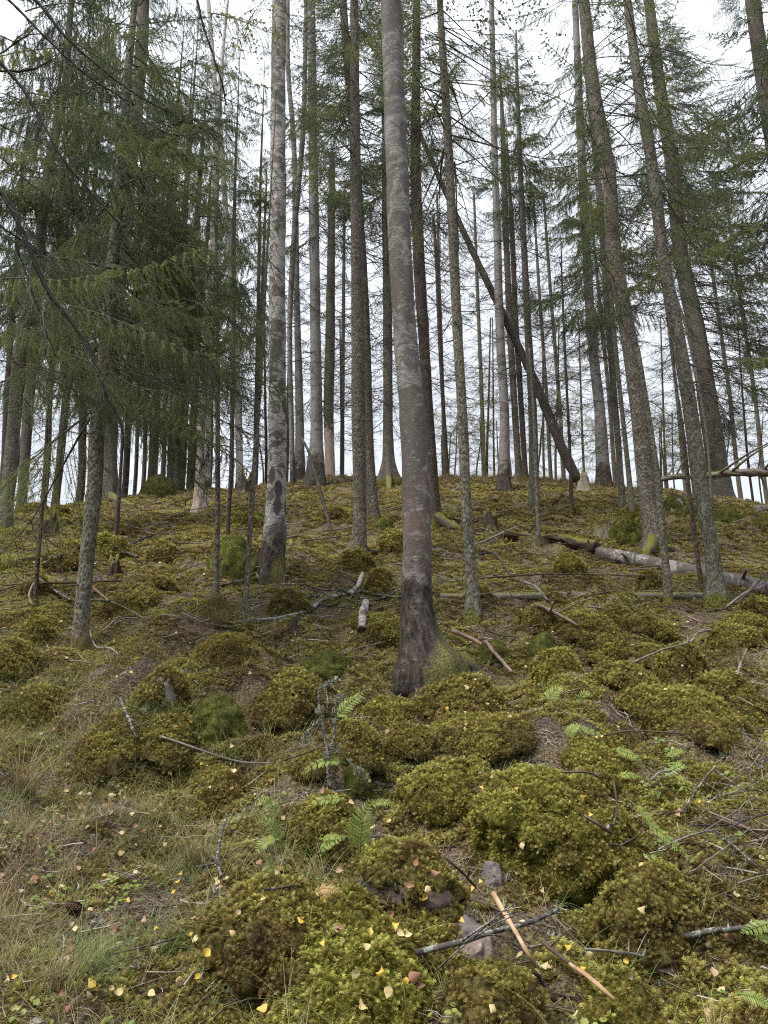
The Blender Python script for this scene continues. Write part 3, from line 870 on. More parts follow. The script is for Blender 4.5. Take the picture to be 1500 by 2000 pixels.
# foreground
stone('mossy_boulder', 'largest moss covered boulder, bright yellow green, in front of the dead lichen twig', 'boulder', 1075, 1522, 1745, 335, 'shell_green', .66, .97, .1, group=G1, thick=.07)
stone('mossy_boulder', 'domed boulder with a bare pink brown patch low on its front, beside crossing sticks', 'boulder', 1262, 1716, 1910, 238, 'shell_olive', .55, .64, .25, 'pink_rock', group=G1, thick=.06)
stone('mossy_hummock', 'bright yellow green moss cushion at the bottom edge beside an orange brown leaf', 'moss hummock', 690, 1885, 2035, 300, 'shell_green', .70, 1., group=G1, thick=.08)
stone('mossy_hummock', 'round brown moss cushion at the bottom edge beside the split pale stick', 'moss hummock', 965, 1900, 2040, 205, 'shell_brown', .28, 1., group=G1, thick=.06)
stone('mossy_boulder', 'angular boulder with bare grey faces on both sides of its moss', 'boulder', 800, 1650, 1800, 250, 'shell_olive', .50, .32, .7, 'pink_rock', group=G1)
stone('mossy_hummock', 'moss hummock with fern fronds leaning over it, left of the hollow', 'moss hummock', 640, 1568, 1665, 135, 'shell_olive', .52, 1., group=G1, thick=.06)
stone('mossy_stone', 'small smooth velvet green stone below the lichen covered dead sapling', 'stone', 697, 1494, 1560, 72, 'shell_vivid', .50, 1., .2, group=G1, thick=.02, dens=1.3)
stone('mossy_boulder', 'broad brown green moss mound just above the largest boulder', 'boulder', 940, 1415, 1500, 225, 'shell_olive', .46, .97, .1, group=G1, thick=.06)
stone('mossy_hummock', 'moss cushion stepping down to the left from the largest boulder', 'moss hummock', 875, 1502, 1590, 190, 'shell_green', .58, 1., group=G1, thick=.06)
stone('mossy_boulder', 'long low moss covered boulder with a dark hollow under its left end', 'boulder', 1310, 1348, 1440, 290, 'shell_olive', .42, .95, .15, group=G1, thick=.05)
stone('mossy_hummock', 'moss hummock between the big birch foot and the long low boulder', 'moss hummock', 1225, 1312, 1372, 120, 'shell_olive', .52, 1., group=G1)
stone('mossy_hummock', 'wide brown moss hummock below the thin lichened spruce on the left', 'moss hummock', 432, 1246, 1315, 150, 'shell_brown', .30, 1., group=G1)
stone('mossy_boulder', 'stone with a pale grey bare face showing through its moss', 'boulder', 322, 1308, 1385, 130, 'shell_brown', .34, .38, .6, 'slate', group=G1)
stone('mossy_boulder', 'steep sided moss stone with a light green patch on its left face', 'boulder', 432, 1360, 1450, 118, 'shell_vivid', .44, .98, .2, group=G1)
stone('mossy_boulder', 'stone with a dark overhang facing the big birch on its left', 'boulder', 640, 1272, 1330, 130, 'shell_vivid', .46, .72, .5, group=G1)
stone('mossy_hummock', 'moss mound against the right foot of the big birch', 'moss hummock', 905, 1322, 1385, 150, 'shell_olive', .46, 1., group=G1)
stone('mossy_hummock', 'small pointed moss mound above the broad mound', 'moss hummock', 900, 1368, 1425, 110, 'shell_brown', .36, 1., group=G1)
stone('mossy_hummock', 'moss mound to the right of the small green fern frond', 'moss hummock', 760, 1372, 1425, 120, 'shell_olive', .48, 1., group=G1)
stone('mossy_hummock', 'brown moss mound to the left of the dead lichened sapling', 'moss hummock', 565, 1330, 1430, 130, 'shell_brown', .36, 1., group=G1)
stone('mossy_hummock', 'dark moss mound to the right of the dark hole', 'moss hummock', 800, 1425, 1490, 90, 'shell_olive', .44, 1., group=G1)
stone('mossy_hummock', 'moss mound to the left of the dark hole', 'moss hummock', 690, 1415, 1500, 110, 'shell_brown', .38, 1., group=G1)
stone('mossy_stone', 'tall pointed stone standing upright behind a fallen stick', 'stone', 1062, 1230, 1322, 88, 'shell_vivid', .36, .66, .6, 'rock', group=G1, thick=.02, back=.3)
stone('mossy_stone', 'stone with a blue grey bare face beside the tall pointed stone', 'stone', 968, 1256, 1312, 80, 'shell_vivid', .5, .55, .5, 'slate', group=G1)
stone('mossy_hummock', 'twin moss hump on the left behind a bent grass stem', 'moss hummock', 215, 1452, 1520, 120, 'shell_brown', .32, 1., group=G1)
stone('mossy_hummock', 'smaller moss hump with a pale lichen tuft between it and its twin', 'moss hummock', 320, 1472, 1530, 100, 'shell_brown', .34, 1., group=G1)
stone('mossy_hummock', 'brown moss cushion under the long thin white stick', 'moss hummock', 420, 1512, 1590, 130, 'shell_brown', .33, 1., group=G1)
stone('mossy_hummock', 'small dark green velvet moss ball in the dry grass', 'moss hummock', 347, 1820, 1880, 58, 'shell_vivid', .34, 1., group=G1, thick=.02)
stone('mossy_hummock', 'brown moss bank running left from the bottom moss cushion', 'moss hummock', 510, 1825, 1935, 210, 'shell_brown', .40, 1., group=G1, thick=.06)
stone('mossy_hummock', 'moss lump at the left edge beside the leaning thin spruce', 'moss hummock', 75, 1208, 1262, 62, 'shell_olive', .5, 1., group=G1)
stone('mossy_hummock', 'moss bank at the left edge under the long grass', 'moss hummock', 60, 1350, 1430, 150, 'shell_olive', .42, 1., group=G1)
stone('mossy_hummock', 'round moss hump at the left edge below the bank', 'moss hummock', 20, 1265, 1330, 110, 'shell_olive', .5, 1., group=G1)
stone('mossy_hummock', 'brown moss hummock under the curved white branch', 'moss hummock', 1330, 1262, 1345, 100, 'shell_brown', .34, 1., group=G1)
stone('mossy_hummock', 'brown moss hump near the right edge above the tangle of twigs', 'moss hummock', 1405, 1505, 1565, 150, 'shell_brown', .32, 1., group=G1)
stone('mossy_hummock', 'green moss cushion at the bottom right between two broken sticks', 'moss hummock', 1215, 1925, 2015, 150, 'shell_green', .58, 1., group=G1)
stone('mossy_hummock', 'low moss cushion beneath the yellow green ferns on the right', 'moss hummock', 1165, 1462, 1525, 150, 'shell_green', .56, 1., group=G1)
stone('stone', 'bare grey stone at the bottom left corner', 'stone', 85, 1972, 2015, 66, 'shell_olive', .5, .0, .7, 'slate', group='bare stones')
stone('stone', 'small bluish stone on the brown moss bank', 'stone', 602, 1853, 1885, 26, 'shell_olive', .5, .0, .6, 'slate', group='bare stones')
stone('mossy_hummock', 'low moss hump to the right of the broken stump of twigs', 'moss hummock', 1440, 1225, 1280, 130, 'shell_brown', .36, 1., group=G1)
stone('mossy_hummock', 'pale brown moss hump in front of the lichened spruce pair', 'moss hummock', 1150, 1205, 1262, 130, 'shell_olive', .42, 1., group=G1)
stone('mossy_stone', 'dark mossy stone beneath the fallen birch log', 'stone', 1268, 1120, 1160, 56, 'shell_olive', .4, .7, .4, group=G1, thick=.03)
stone('mossy_stone', 'flat green topped stone in the gap under the fallen birch log', 'stone', 1112, 1085, 1130, 66, 'shell_green', .42, .62, .5, group=G1, thick=.03)
stone('stone', 'bare pinkish brown rock face low on the front of the domed boulder', 'stone', 1298, 1838, 1908, 92, 'shell_olive', .5, .0, .75, 'pink_rock', back=.55, group='bare rock faces')
stone('stone', 'bare grey rock face on the left flank of the angular boulder', 'stone', 735, 1690, 1752, 100, 'shell_olive', .5, .0, .85, 'pink_rock', back=.35, group='bare rock faces')
stone('stone', 'bare brownish rock face at the upper right of the angular boulder', 'stone', 862, 1672, 1728, 76, 'shell_olive', .5, .0, .85, 'pink_rock', back=.35, group='bare rock faces')
stone('stone', 'bare grey pink rock face jutting below the angular mossy boulder', 'stone', 918, 1788, 1862, 140, 'shell_olive', .5, .0, .9, 'pink_rock', back=.3, group='bare rock faces')
stone('stone', 'dark wet rock edge peering out left of the largest boulder', 'stone', 962, 1668, 1728, 62, 'shell_olive', .5, .0, .8, 'rock', back=.45, group='bare rock faces')
stone('stone', 'pale grey rock face at the top of the pale faced stone', 'stone', 330, 1308, 1350, 66, 'shell_olive', .5, .0, .85, 'slate', back=.4, group='bare rock faces')
# mid slope and crest
stone('mossy_boulder', 'big vivid green boulder leaning against the mossy birch foot', 'boulder', 462, 1042, 1138, 118, 'shell_vivid', .42, 1., .15, group=G2, thick=.03, tilt=-.1)
stone('mossy_boulder', 'smaller vivid green boulder between the thin trunk and the birch foot', 'boulder', 498, 1092, 1143, 70, 'shell_vivid', .42, 1., .15, group=G2, thick=.03)
stone('mossy_boulder', 'heart shaped green boulder left of the leaning spruce', 'boulder', 1222, 1007, 1068, 76, 'shell_vivid', .46, .8, .3, group=G2, thick=.05)
stone('mossy_boulder', 'shaggy green boulder on the crest left of the barkless snag', 'boulder', 310, 930, 976, 78, 'shell_vivid', .5, 1., .1, group=G2, thick=.06)
stone('mossy_boulder', 'boulder with a bare grey flank beside the reddish thin stem', 'boulder', 1318, 965, 1003, 56, 'shell_vivid', .52, .55, .5, 'slate', group=G2)
stone('mossy_boulder', 'low mossy stone right of the grey flanked boulder', 'boulder', 1342, 985, 1012, 44, 'shell_vivid', .5, .8, .3, group=G2)
stone('mossy_boulder', 'two toned mossy boulder below the thick spruce on the right', 'boulder', 1418, 985, 1024, 56, 'shell_vivid', .5, .85, .3, group=G2)
stone('mossy_boulder', 'mossy boulder at the right edge under the dark slab', 'boulder', 1488, 1008, 1042, 42, 'shell_vivid', .5, .9, .2, group=G2)
stone('stone', 'dark flat slab near the right edge of the crest', 'stone', 1485, 985, 1004, 44, 'shell_olive', .5, .0, .7, 'rock', group='bare stones')
stone('mossy_hummock', 'moss mound at the foot of the double spruce trunk', 'moss hummock', 750, 1010, 1040, 44, 'shell_vivid', .5, 1., group=G2)
stone('mossy_hummock', 'straw capped mound behind the big birch', 'moss hummock', 742, 1115, 1160, 62, 'shell_brown', .34, .8, .2, group=G2)
stone('mossy_hummock', 'brown moss mound behind the lichened left spruce', 'moss hummock', 140, 1060, 1090, 70, 'shell_brown', .36, 1., group=G2)
stone('mossy_hummock', 'low mound on the crest left of the big left spruce', 'moss hummock', 60, 985, 1008, 70, 'shell_olive', .4, 1., group=G2)

r9 = np.random.default_rng(77)
for k in range(62):
    if k < 36: x, y, w = r9.uniform(20, 1480), r9.uniform(1000, 1240), r9.uniform(36, 90)
    else: x, y, w = r9.uniform(420, 1480), r9.uniform(1240, 1960), r9.uniform(60, 130)
    if 960 < x and 1030 < y < 1185: y += 178
    vv = k % 4
    stone('mossy_hummock' if vv else 'mossy_stone', beside(x, y, ('low grey sided mossy stone', 'small olive moss hump', 'small brown moss hump', 'small yellow green moss hump')[vv]), 'moss hummock' if vv else 'stone', x, y - w * r9.uniform(.32, .5), y + w * .12, w,
          ('shell_olive', 'shell_olive', 'shell_brown', 'shell_green')[vv], (.46, .44, .30, .60)[vv], .62 if vv == 0 else 1., .5 if vv == 0 else .05, ('rock', 'slate', 'pink_rock')[k % 3], group='low moss humps all over the slope')

# ------------------------------------------------------------------ the surface of ground and stones together
from mathutils.bvhtree import BVHTree
def build_surface():
    ys = np.concatenate([np.arange(1.5, 9, .04), np.arange(9, 33, .12)]); u = np.linspace(-1, 1, 260)
    X = u[None, :] * (.64 * ys[:, None] + 1.6); Y = np.repeat(ys[:, None], len(u), 1); Z = H(X, Y)
    n, m = X.shape; i = np.arange(n - 1)[:, None] * m; j = np.arange(m - 1)[None, :]
    Q = np.stack([i + j, i + j + 1, i + m + j + 1, i + m + j], -1).reshape(-1, 4)
    V = [np.stack([X, Y, Z], -1).reshape(-1, 3)]; Fl = Q.tolist(); k = len(V[0])
    for v, f in SURF:
        V.append(v); Fl += (f + k).tolist(); k += len(v)
    return BVHTree.FromPolygons(np.concatenate(V).tolist(), Fl)
BVH = build_surface()
def top_of(px, py):
    """the place seen at a pixel on ground or stone, and its normal"""
    d = Vector(ray(px, py)).normalized(); o = Vector((0, 0, CAMZ))
    loc, n, i, t = BVH.ray_cast(o + d * 1.2, d, 60)
    if loc is None:
        g = gp(px, py); return g, np.array([0, 0, 1.])
    n = np.array(n); n = n if n[2] > 0 else -n
    return np.array(loc), n
def surf_z(x, y):
    loc, n, i, t = BVH.ray_cast(Vector((x, y, 30)), Vector((0, 0, -1)), 60)
    return loc.z if loc is not None else float(H(x, y))

# ------------------------------------------------------------------ branches shared by the trees
NDL = [.016, .024, .0055]
def needles_on(P, mb):
    """short needles all round a twig, P its polyline"""
    sp, L, w = NDL
    d = np.linalg.norm(np.diff(P, axis=0), axis=1); tot = d.sum(); n = max(2, int(tot / sp))
    Q = spline(P, n); T = np.gradient(Q, axis=0); T /= np.linalg.norm(T, axis=1, keepdims=True) + 1e-9
    V = []; 
    for sgn in (0, 1, 2):
        rd = rng.normal(0, 1, (n, 3)); rd -= T * (rd * T).sum(1, keepdims=True); rd /= np.linalg.norm(rd, axis=1, keepdims=True) + 1e-9
        tip = Q + (T * .75 + rd * .8) * L * rng.uniform(.7, 1.2, (n, 1))
        sd = np.cross(rd, T) * w / 2
        V.append(np.stack([Q - sd, Q + sd, tip], 1).reshape(-1, 3))
    V = np.concatenate(V); k = len(V) // 3
    mb.add(V, np.arange(3 * k).reshape(k, 3))

def live_branch(L, hang, fill, inner=.1, spread=.42):
    wood = MB(); ned = MB()
    n = 9; x = np.linspace(0, L, n)
    C = np.stack([x, .04 * L * np.sin(x / L * 3 + rng.uniform(0, 6)), -.16 * L * (x / L) ** 1.6 * 1.2 + .10 * L * sstep(.6, 1, x / L)], -1)
    V, Q, b = tube(C, np.linspace(.013, .003, n) * L / 2, 5, cap=False); wood.add(V, Q, b)
    m = int(L / .075 * fill)
    for k in range(m):
        f = inner + (1 - inner) * (k + rng.uniform(0, .9)) / m
        p = spline(C, 40)[int(f * 39)]; sg = 1 if k % 2 else -1
        ll = spread * L * (1.05 - f * .85) * rng.uniform(.55, 1.1)
        a = rng.uniform(.65, 1.05)
        t = np.linspace(0, 1, 4)
        D = np.stack([p[0] + np.cos(a) * ll * t, p[1] + sg * np.sin(a) * ll * t, p[2] - hang * ll * t ** 1.5 * rng.uniform(.4, 1.1)], -1)
        V, Q, b = tube(D, np.linspace(.0035, .0014, 4), 3, cap=False); wood.add(V, Q, b)
        needles_on(D[1:] if f < .35 else D, ned)
        for j in range(int(ll / .075)):
            q = spline(D, 20)[min(19, int((.15 + .8 * j / max(1, ll / .075)) * 20))]; s2 = 1 if j % 2 else -1
            l2 = rng.uniform(.07, .22) * (1 + hang * .6)
            dv = np.array([.5, sg * .25 + s2 * .55 * (1 - hang * .6), -hang * rng.uniform(.5, 1.5)]); dv /= np.linalg.norm(dv)
            E = np.stack([q, q + dv * l2 * .5 + (0, 0, -.01), q + dv * l2 + (0, 0, -.05 * l2)])
            needles_on(E, ned)
    nt = C[int(n * .5):]
    needles_on(nt, ned)
    Vw = np.concatenate(wood.V); Vn = np.concatenate(ned.V)
    Fq = np.concatenate(wood.Q); Ft = np.concatenate(ned.T) + len(Vw)
    return mesh('branch', np.concatenate([Vw, Vn]), [Fq, Ft], None, False, {'bark': ('FLOAT_VECTOR', np.concatenate([np.concatenate(wood.B), Vn]))},
                mats=[M['dead_twig'], M['needle']], mi=np.concatenate([np.zeros(len(Fq)), np.ones(len(Ft))]))

def dead_branch(L, twigs, r=.009, lich=False):
    mb = MB(); n = 8; x = np.linspace(0, L, n)
    w = rng.uniform(-.3, .3)
    C = np.stack([x, w * L * .35 * (x / L) ** 2 + rng.normal(0, .012 * L, n), -.30 * L * (x / L) + .26 * L * (x / L) ** 2.2 + rng.normal(0, .010 * L, n)], -1); C[0] = 0
    V, Q, b = tube(C, np.linspace(r, r * .25, n), 4, cap=False); mb.add(V, Q, b)
    def sub(p, dirv, l, r, lev):
        t = np.linspace(0, 1, 4)[:, None]
        cur = rng.normal(0, .22, 3)
        D = p + dirv * l * t + cur * l * t ** 2
        V, Q, b = tube(D, np.linspace(r, r * .4, 4), 3, cap=False); mb.add(V, Q, b)
        if lev < 2:
            for k in range(rng.integers(1, 4)):
                q = D[rng.integers(1, 4)]; dd = dirv + rng.normal(0, .6, 3); dd /= np.linalg.norm(dd)
                sub(q, dd, l * rng.uniform(.3, .6), r * .6, lev + 1)
    Cs = spline(C, 50)
    for k in range(twigs):
        f = rng.uniform(.15, .98); p = Cs[int(f * 49)]; a = rng.uniform(.5, 1.2) * rng.choice([-1, 1])
        d = np.array([math.cos(a), math.sin(a), rng.uniform(-.55, .25)]); d /= np.linalg.norm(d)
        sub(p, d, L * rng.uniform(.12, .34) * (1.1 - .5 * f), r * .42, 1)
    return mb.mesh('dead_branch', M['dead_twig'])

def leaf_branch(L, nl, matk, lw=.035):
    wood = MB(); ned = MB(); n = 7; x = np.linspace(0, L, n)
    C = np.stack([x, rng.normal(0, .03 * L, n), .12 * L * x / L - .35 * L * (x / L) ** 2.5], -1); C[0] = 0
    V, Q, b = tube(C, np.linspace(.010, .002, n), 4, cap=False); wood.add(V, Q, b)
    Cs = spline(C, 40)
    k = 0
    while k < nl:
        f = rng.uniform(.2, 1); p = Cs[int(f * 39)]; a = rng.uniform(-1.2, 1.2); l = L * rng.uniform(.15, .40)
        d = np.array([math.cos(a) * .7, math.sin(a) * .9, rng.uniform(-1.1, .2)]); d /= np.linalg.norm(d)
        t = np.linspace(0, 1, 4)[:, None]; D = p + d * l * t + np.array([0, 0, -.25 * l]) * t ** 2
        V, Q, b = tube(D, np.linspace(.0025, .001, 4), 3, cap=False); wood.add(V, Q, b)
        for j in range(int(l / .035)):
            q = D[0] + (D[-1] - D[0]) * rng.uniform(.1, 1) + rng.normal(0, .02, 3); s = lw * rng.uniform(.6, 1.2)
            u = rng.normal(0, 1, 3); u[2] -= .6; u /= np.linalg.norm(u); v = np.cross(u, rng.normal(0, 1, 3)); v /= np.linalg.norm(v)
            ned.add(np.array([q, q + u * s * .5 + v * s * .38, q + u * s, q + u * s * .5 - v * s * .38]), np.array([[0, 1, 2, 3]])); k += 1
    Vw = np.concatenate(wood.V); Vn = np.concatenate(ned.V); Fq = np.concatenate(wood.Q); Fn = np.concatenate(ned.Q) + len(Vw)
    return mesh('leafy_branch', np.concatenate([Vw, Vn]), [np.concatenate([Fq, Fn])], None, False, {'bark': ('FLOAT_VECTOR', np.concatenate([np.concatenate(wood.B), Vn]))},
                mats=[M['dead_twig'], M[matk]], mi=np.concatenate([np.zeros(len(Fq)), np.ones(len(Fn))]))

NDL[:] = [.028, .050, .014]
def tubestub():
    mb = MB(); L = .12; n = 4; x = np.linspace(0, L, n)
    C = np.stack([x, rng.normal(0, .006, n), rng.normal(0, .006, n) - .15 * x], -1); C[0] = 0
    V, Q, b = tube(C, np.array([.011, .007, .006, .004]), 6, cap=True); mb.add(V, Q, b)
    return mb.mesh('dead_branch', M['dead_twig'])
DEADF = [dead_branch(1.6, t, r) for t, r in ((20, .015), (16, .013), (26, .016), (12, .012))]
BRF = {
    'comb': [live_branch(2.0, 1.0, .9) for _ in range(3)],
    'flat': [live_branch(2.0, .35, .8, .2) for _ in range(3)],
    'tip': [live_branch(2.0, .55, .55, .45, .34) for _ in range(3)]}
NDL[:] = [.015, .026, .0064]
BR = {
    'comb': [live_branch(2.0, 1.0, 1.0) for _ in range(4)],          # hanging curtains of twigs
    'flat': [live_branch(2.0, .35, .9, .2) for _ in range(4)],
    'tip': [live_branch(2.0, .55, .62, .45, .34) for _ in range(4)],   # needles only on the outer half
    'dead': [dead_branch(1.6, t, r) for t, r in ((16, .009), (12, .008), (20, .010), (9, .007), (14, .012), (6, .008))],
    'birch': [leaf_branch(1.8, 330, 'birch_leaf_green') for _ in range(3)],
    'stub': [tubestub() for _ in range(4)],
    'yellow': [leaf_branch(1.5, 220, 'yellow_foliage', .045) for _ in range(3)],
}
BL = {'stub': .12, 'comb': 2., 'flat': 2., 'tip': 2., 'dead': 1.6, 'birch': 1.8, 'yellow': 1.5}

# ------------------------------------------------------------------ trees
def tree(name, label, cat, bark, base, pts, br=(), group='trees on the slope', Y=None, top=None, flare=.35, fh=.35, lobes=5, segs=None, snag=False, roots=(), lean_dy=0., sink=.25, rough=.05, stubs=0):
    """base: pixel of the foot; pts: (px, py, width px) upwards; br: branch sets (kind, py low, py high, count, length, azimuth from, to, droop)"""
    _seed[0] += 1; sd = _seed[0]; r0 = np.random.default_rng(sd)
    if Y is None:
        B = gp(*base); Y = B[1]
    else:
        B = at(base[0], base[1], Y)
        B[2] = min(B[2], float(H(B[0], Y)))
    rows = []
    w0 = pts[0][2]
    for k, (px, py, w) in enumerate(pts):
        yy = Y + lean_dy * (base[1] - py) / 1000.
        p = at(px, py, yy); rows.append([*p, w * depth(p) / F / 2])
    rows = np.array(rows)
    if rows[0][2] > B[2] + .05:
        rows = np.concatenate([[[B[0], B[1], B[2], rows[0][3] * 1.04]], rows])
    first = rows[0].copy(); first[2] -= sink; first[3] *= 1.02
    rows = np.concatenate([[first], rows])
    if not snag:
        ht = top if top else 19. + r0.uniform(-1, 2)
        z1 = rows[-1][2]; zt = B[2] + ht
        if zt > z1 + .4:
            dv = rows[-1][:3] - rows[-3][:3]; dv = dv / dv[2] if dv[2] > .1 else np.array([0, 0, 1.])
            dv[:2] *= .6
            r1 = rows[-1][3]; ext = []
            for f in (.35, .7, 1.):
                h = (zt - z1) * f; ext.append([*(rows[-1][:3] + dv * h), max(.008, r1 * (1 - f * .95))])
            rows = np.concatenate([rows, ext])
    hgt = rows[-1][2] - B[2]
    d = depth(B)
    n = int(np.clip(hgt / (.05 if d < 12 else .12), 20, 330))
    Sp = spline(rows, n)
    Pc, rr = Sp[:, :3], np.maximum(Sp[:, 3], .004)
    if segs is None: segs = 28 if w0 > 40 else 20 if w0 > 20 else 12 if w0 > 10 else 8
    ph = r0.uniform(0, 6.3)
    def disp(th, s):
        h = np.maximum(s - sink, 0)
        e = np.exp(-h / fh)
        lob = np.maximum(0, np.cos(lobes * th + ph + .6 * np.sin(2 * th + ph)))
        q = 1 + flare * e * (.55 + 1.1 * lob)
        pn = np.stack(np.broadcast_arrays(np.cos(th) * 1.7 + sd, np.sin(th) * 1.7, s * 1.6), -1)
        q = q + rough * vnoise3(pn, 2) + rough * .6 * vnoise3(pn * 3.3, 3)
        return q
    root = link(name, None, None, tuple(B)); tag(root, label, cat, group)
    V, Q, bk = tube(Pc, rr, segs, disp, True, sd); bk[:, 2] -= sink
    link('trunk', mesh('trunk', V - B, quads_clean(Q), M[bark], True, {'bark': ('FLOAT_VECTOR', bk)}), root)
    cum = np.concatenate([[0], np.cumsum(np.linalg.norm(np.diff(Pc, axis=0), axis=1))])
    proj_py = 1000 - F * ((Pc[:, 2] - CAMZ) * _CP - Pc[:, 1] * _SP) / (Pc[:, 1] * _CP + (Pc[:, 2] - CAMZ) * _SP)
    crown = None
    br = list(br)
    if bark.startswith('spruce') and w0 > 18: br.append(('stub', base[1] - 40, 60, 45, .12, 0, 360, 10))
    for (kind, p0, p1, cnt, ln, a0, a1, droop) in br:
        ms = BRF[kind] if d > 13 and kind in BRF else DEADF if kind == 'dead' and d > 15 else BR[kind]
        cnt = int(cnt * (.95 if kind == 'comb' else 1. if kind == 'stub' else 2.3 if kind != 'dead' else 2.2 if d > 15 else 1.5))
        if kind not in ('dead', 'stub') and crown is None: crown = link('crown', None, root)
        tops = proj_py.min() + 4
        for k in range(cnt):
            f = (k + r0.uniform(.1, .9)) / cnt
            py = max(p0 + (p1 - p0) * f, tops)
            i = int(np.argmin(np.abs(proj_py - py)))
            P = Pc[i] - B; az = R(r0.uniform(a0, a1))
            fz = (Pc[i][2] - B[2]) / max(hgt, 1)
            l = ln * r0.uniform(.6, 1.25)
            if kind not in ('dead', 'stub') and not snag: l *= float(np.interp(fz, [0, .55, 1], [1, 1, .22]))
            s = l / BL[kind]
            el = -R(droop + r0.uniform(-14, 14)) if kind == 'dead' else -R(droop + r0.uniform(-10, 10)) + R(38) * float(sstep(.75, 1, fz))
            off = np.array([math.cos(az), math.sin(az), 0]) * rr[i] * .7
            link('dead_branch' if kind in ('dead', 'stub') else 'branch', ms[r0.integers(len(ms))], root if kind in ('dead', 'stub') else crown, tuple(P + off), (r0.uniform(-.5, .5), -el, az), (s, s, s))
    for (px, py, w0_, w1_) in roots:
        q = gp(px, py); q0 = Pc[min(len(Pc) - 1, int(n * .02) + 2)] * (1, 1, 1); q0[2] = B[2] + .30
        mid = (q0 + q) / 2; mid[2] = max(float(H(mid[0], mid[1])), mid[2] - .12) + .06
        e = q + (q - mid) * .25; e[2] = float(H(e[0], e[1])) - .1; q[2] = float(H(q[0], q[1])) + .03
        C = spline(np.stack([q0, mid, q, e]), 16); dd = depth(B) / F / 2
        link('root', tube_mesh('root', C, np.linspace(w0_, w1_, 16) * dd, 12, M['mossy_log'], lambda th, s: 1 + .12 * np.sin(3 * th + s * 7), sd, B), root)
    return root

DEADALL = lambda a, b, n, l=1.3, d=12: ('dead', a, b, n, l, 0, 360, d)
LIVE = lambda k, a, b, n, l=1.9, d=14, a0=0, a1=360: (k, a, b, n, l, a0, a1, d)
# --- the two big birches and the near spruces
tree('birch_tree', 'thickest birch, standing nearest, with peeling brown bark and a flared dark foot', 'tree', 'birch_main', (842, 1314),
     [(836, 1308, 104), (828, 1272, 82), (819, 1225, 66), (815, 1180, 59), (814, 1110, 57), (814, 990, 54), (806, 815, 50), (790, 640, 46), (775, 333, 43), (764, 0, 39)],
     (DEADALL(-150, -600, 8), LIVE('birch', -120, -560, 16, 2.2)), flare=.42, fh=.30, lobes=5, top=17, rough=.09, roots=((918, 1306, 60, 20), (868, 1334, 38, 14), (796, 1322, 34, 10), (900, 1322, 40, 12)))
tree('birch_tree', 'birch with black diamond scars and a mossy foot against a green boulder', 'tree', 'birch', (530, 1132),
     [(532, 1100, 44), (537, 1037, 44), (540, 957, 38), (542, 850, 36), (542, 600, 32), (543, 333, 30), (544, 100, 28), (546, 0, 26)],
     (LIVE('birch', -20, -500, 14, 2.2), DEADALL(100, -300, 5)), flare=.5, fh=.35, top=18, rough=.08, roots=((508, 1112, 26, 10),))
tree('spruce_tree', 'straight brown spruce directly left of the thickest birch, mossy round its foot', 'tree', 'spruce', (700, 1088),
     [(701, 1060, 28), (703, 990, 25), (700, 800, 27), (699, 640, 26), (697, 500, 23), (694, 333, 21), (692, 0, 16)],
     (DEADALL(800, 250, 34, 1.1), LIVE('tip', 360, -300, 40, 1.7), LIVE('flat', 240, -200, 12, 1.6)), fh=.25, flare=.45, roots=((668, 1085, 14, 6), (735, 1082, 14, 6)))
tree('spruce_tree', 'spruce close behind the straight brown spruce, its mossy foot showing to the right', 'tree', 'spruce', (728, 1020),
     [(726, 985, 24), (720, 880, 21), (713, 640, 20), (705, 480, 19), (690, 250, 17), (674, 60, 15), (670, 0, 14)],
     (DEADALL(800, 150, 30, 1.3), LIVE('tip', 420, -150, 40, 1.9), LIVE('flat', 240, -120, 16, 1.8)), fh=.4, flare=.4, roots=((755, 1018, 18, 6),))
tree('spruce_tree', 'spruce on the crest with a broad skirt of moss over its spread roots', 'tree', 'spruce', (760, 945),
     [(759, 915, 24), (758, 860, 20), (757, 640, 18), (754, 400, 16), (751, 100, 12)],
     (DEADALL(820, 250, 44, 1.7), LIVE('flat', 420, -40, 40, 2.3, 18)), fh=.55, flare=1.0, lobes=6, roots=((725, 948, 16, 8), (795, 945, 16, 8), (760, 955, 14, 8)))
tree('spruce_tree', 'reddish spruce half hidden behind the thickest birch, with one long mossy root', 'tree', 'spruce_red', (850, 1032),
     [(848, 985, 24), (838, 830, 20), (826, 640, 22), (821, 560, 23), (812, 333, 21), (814, 0, 14)],
     (DEADALL(760, 150, 40, 1.3), LIVE('tip', 380, -300, 40, 1.9), LIVE('flat', 260, -120, 14, 1.8)), fh=.3, flare=.4, roots=((895, 1036, 24, 10),))
tree('spruce_tree', 'slim lichen speckled spruce to the right of the thickest birch', 'tree', 'spruce_lichen', (924, 1208),
     [(924, 1180, 28), (919, 1100, 23), (911, 990, 21), (903, 815, 20), (893, 640, 19), (878, 333, 18), (859, 0, 12)],
     (DEADALL(640, 60, 36, 1.0), LIVE('tip', 340, -350, 40, 1.7)), fh=.16, flare=.3, top=15)
tree('spruce_tree', 'very slender reddish spruce behind the slim lichen speckled one', 'tree', 'spruce_red', (872, 925),
     [(872, 900, 8), (866, 800, 8), (858, 640, 8), (852, 500, 7), (846, 420, 5)], (DEADALL(800, 450, 16, .9), LIVE('tip', 480, 330, 10, 1.)), top=13, fh=.3)
tree('birch_tree', 'grey birch on the crest with a white lower edge and black foot', 'tree', 'birch_far', (986, 962),
     [(985, 920, 22), (985, 800, 18), (976, 640, 17), (972, 480, 15), (967, 333, 13), (960, 0, 10)],
     (DEADALL(640, 200, 14, 1.4), LIVE('birch', 260, -80, 18, 2.)), fh=.5, flare=.5)
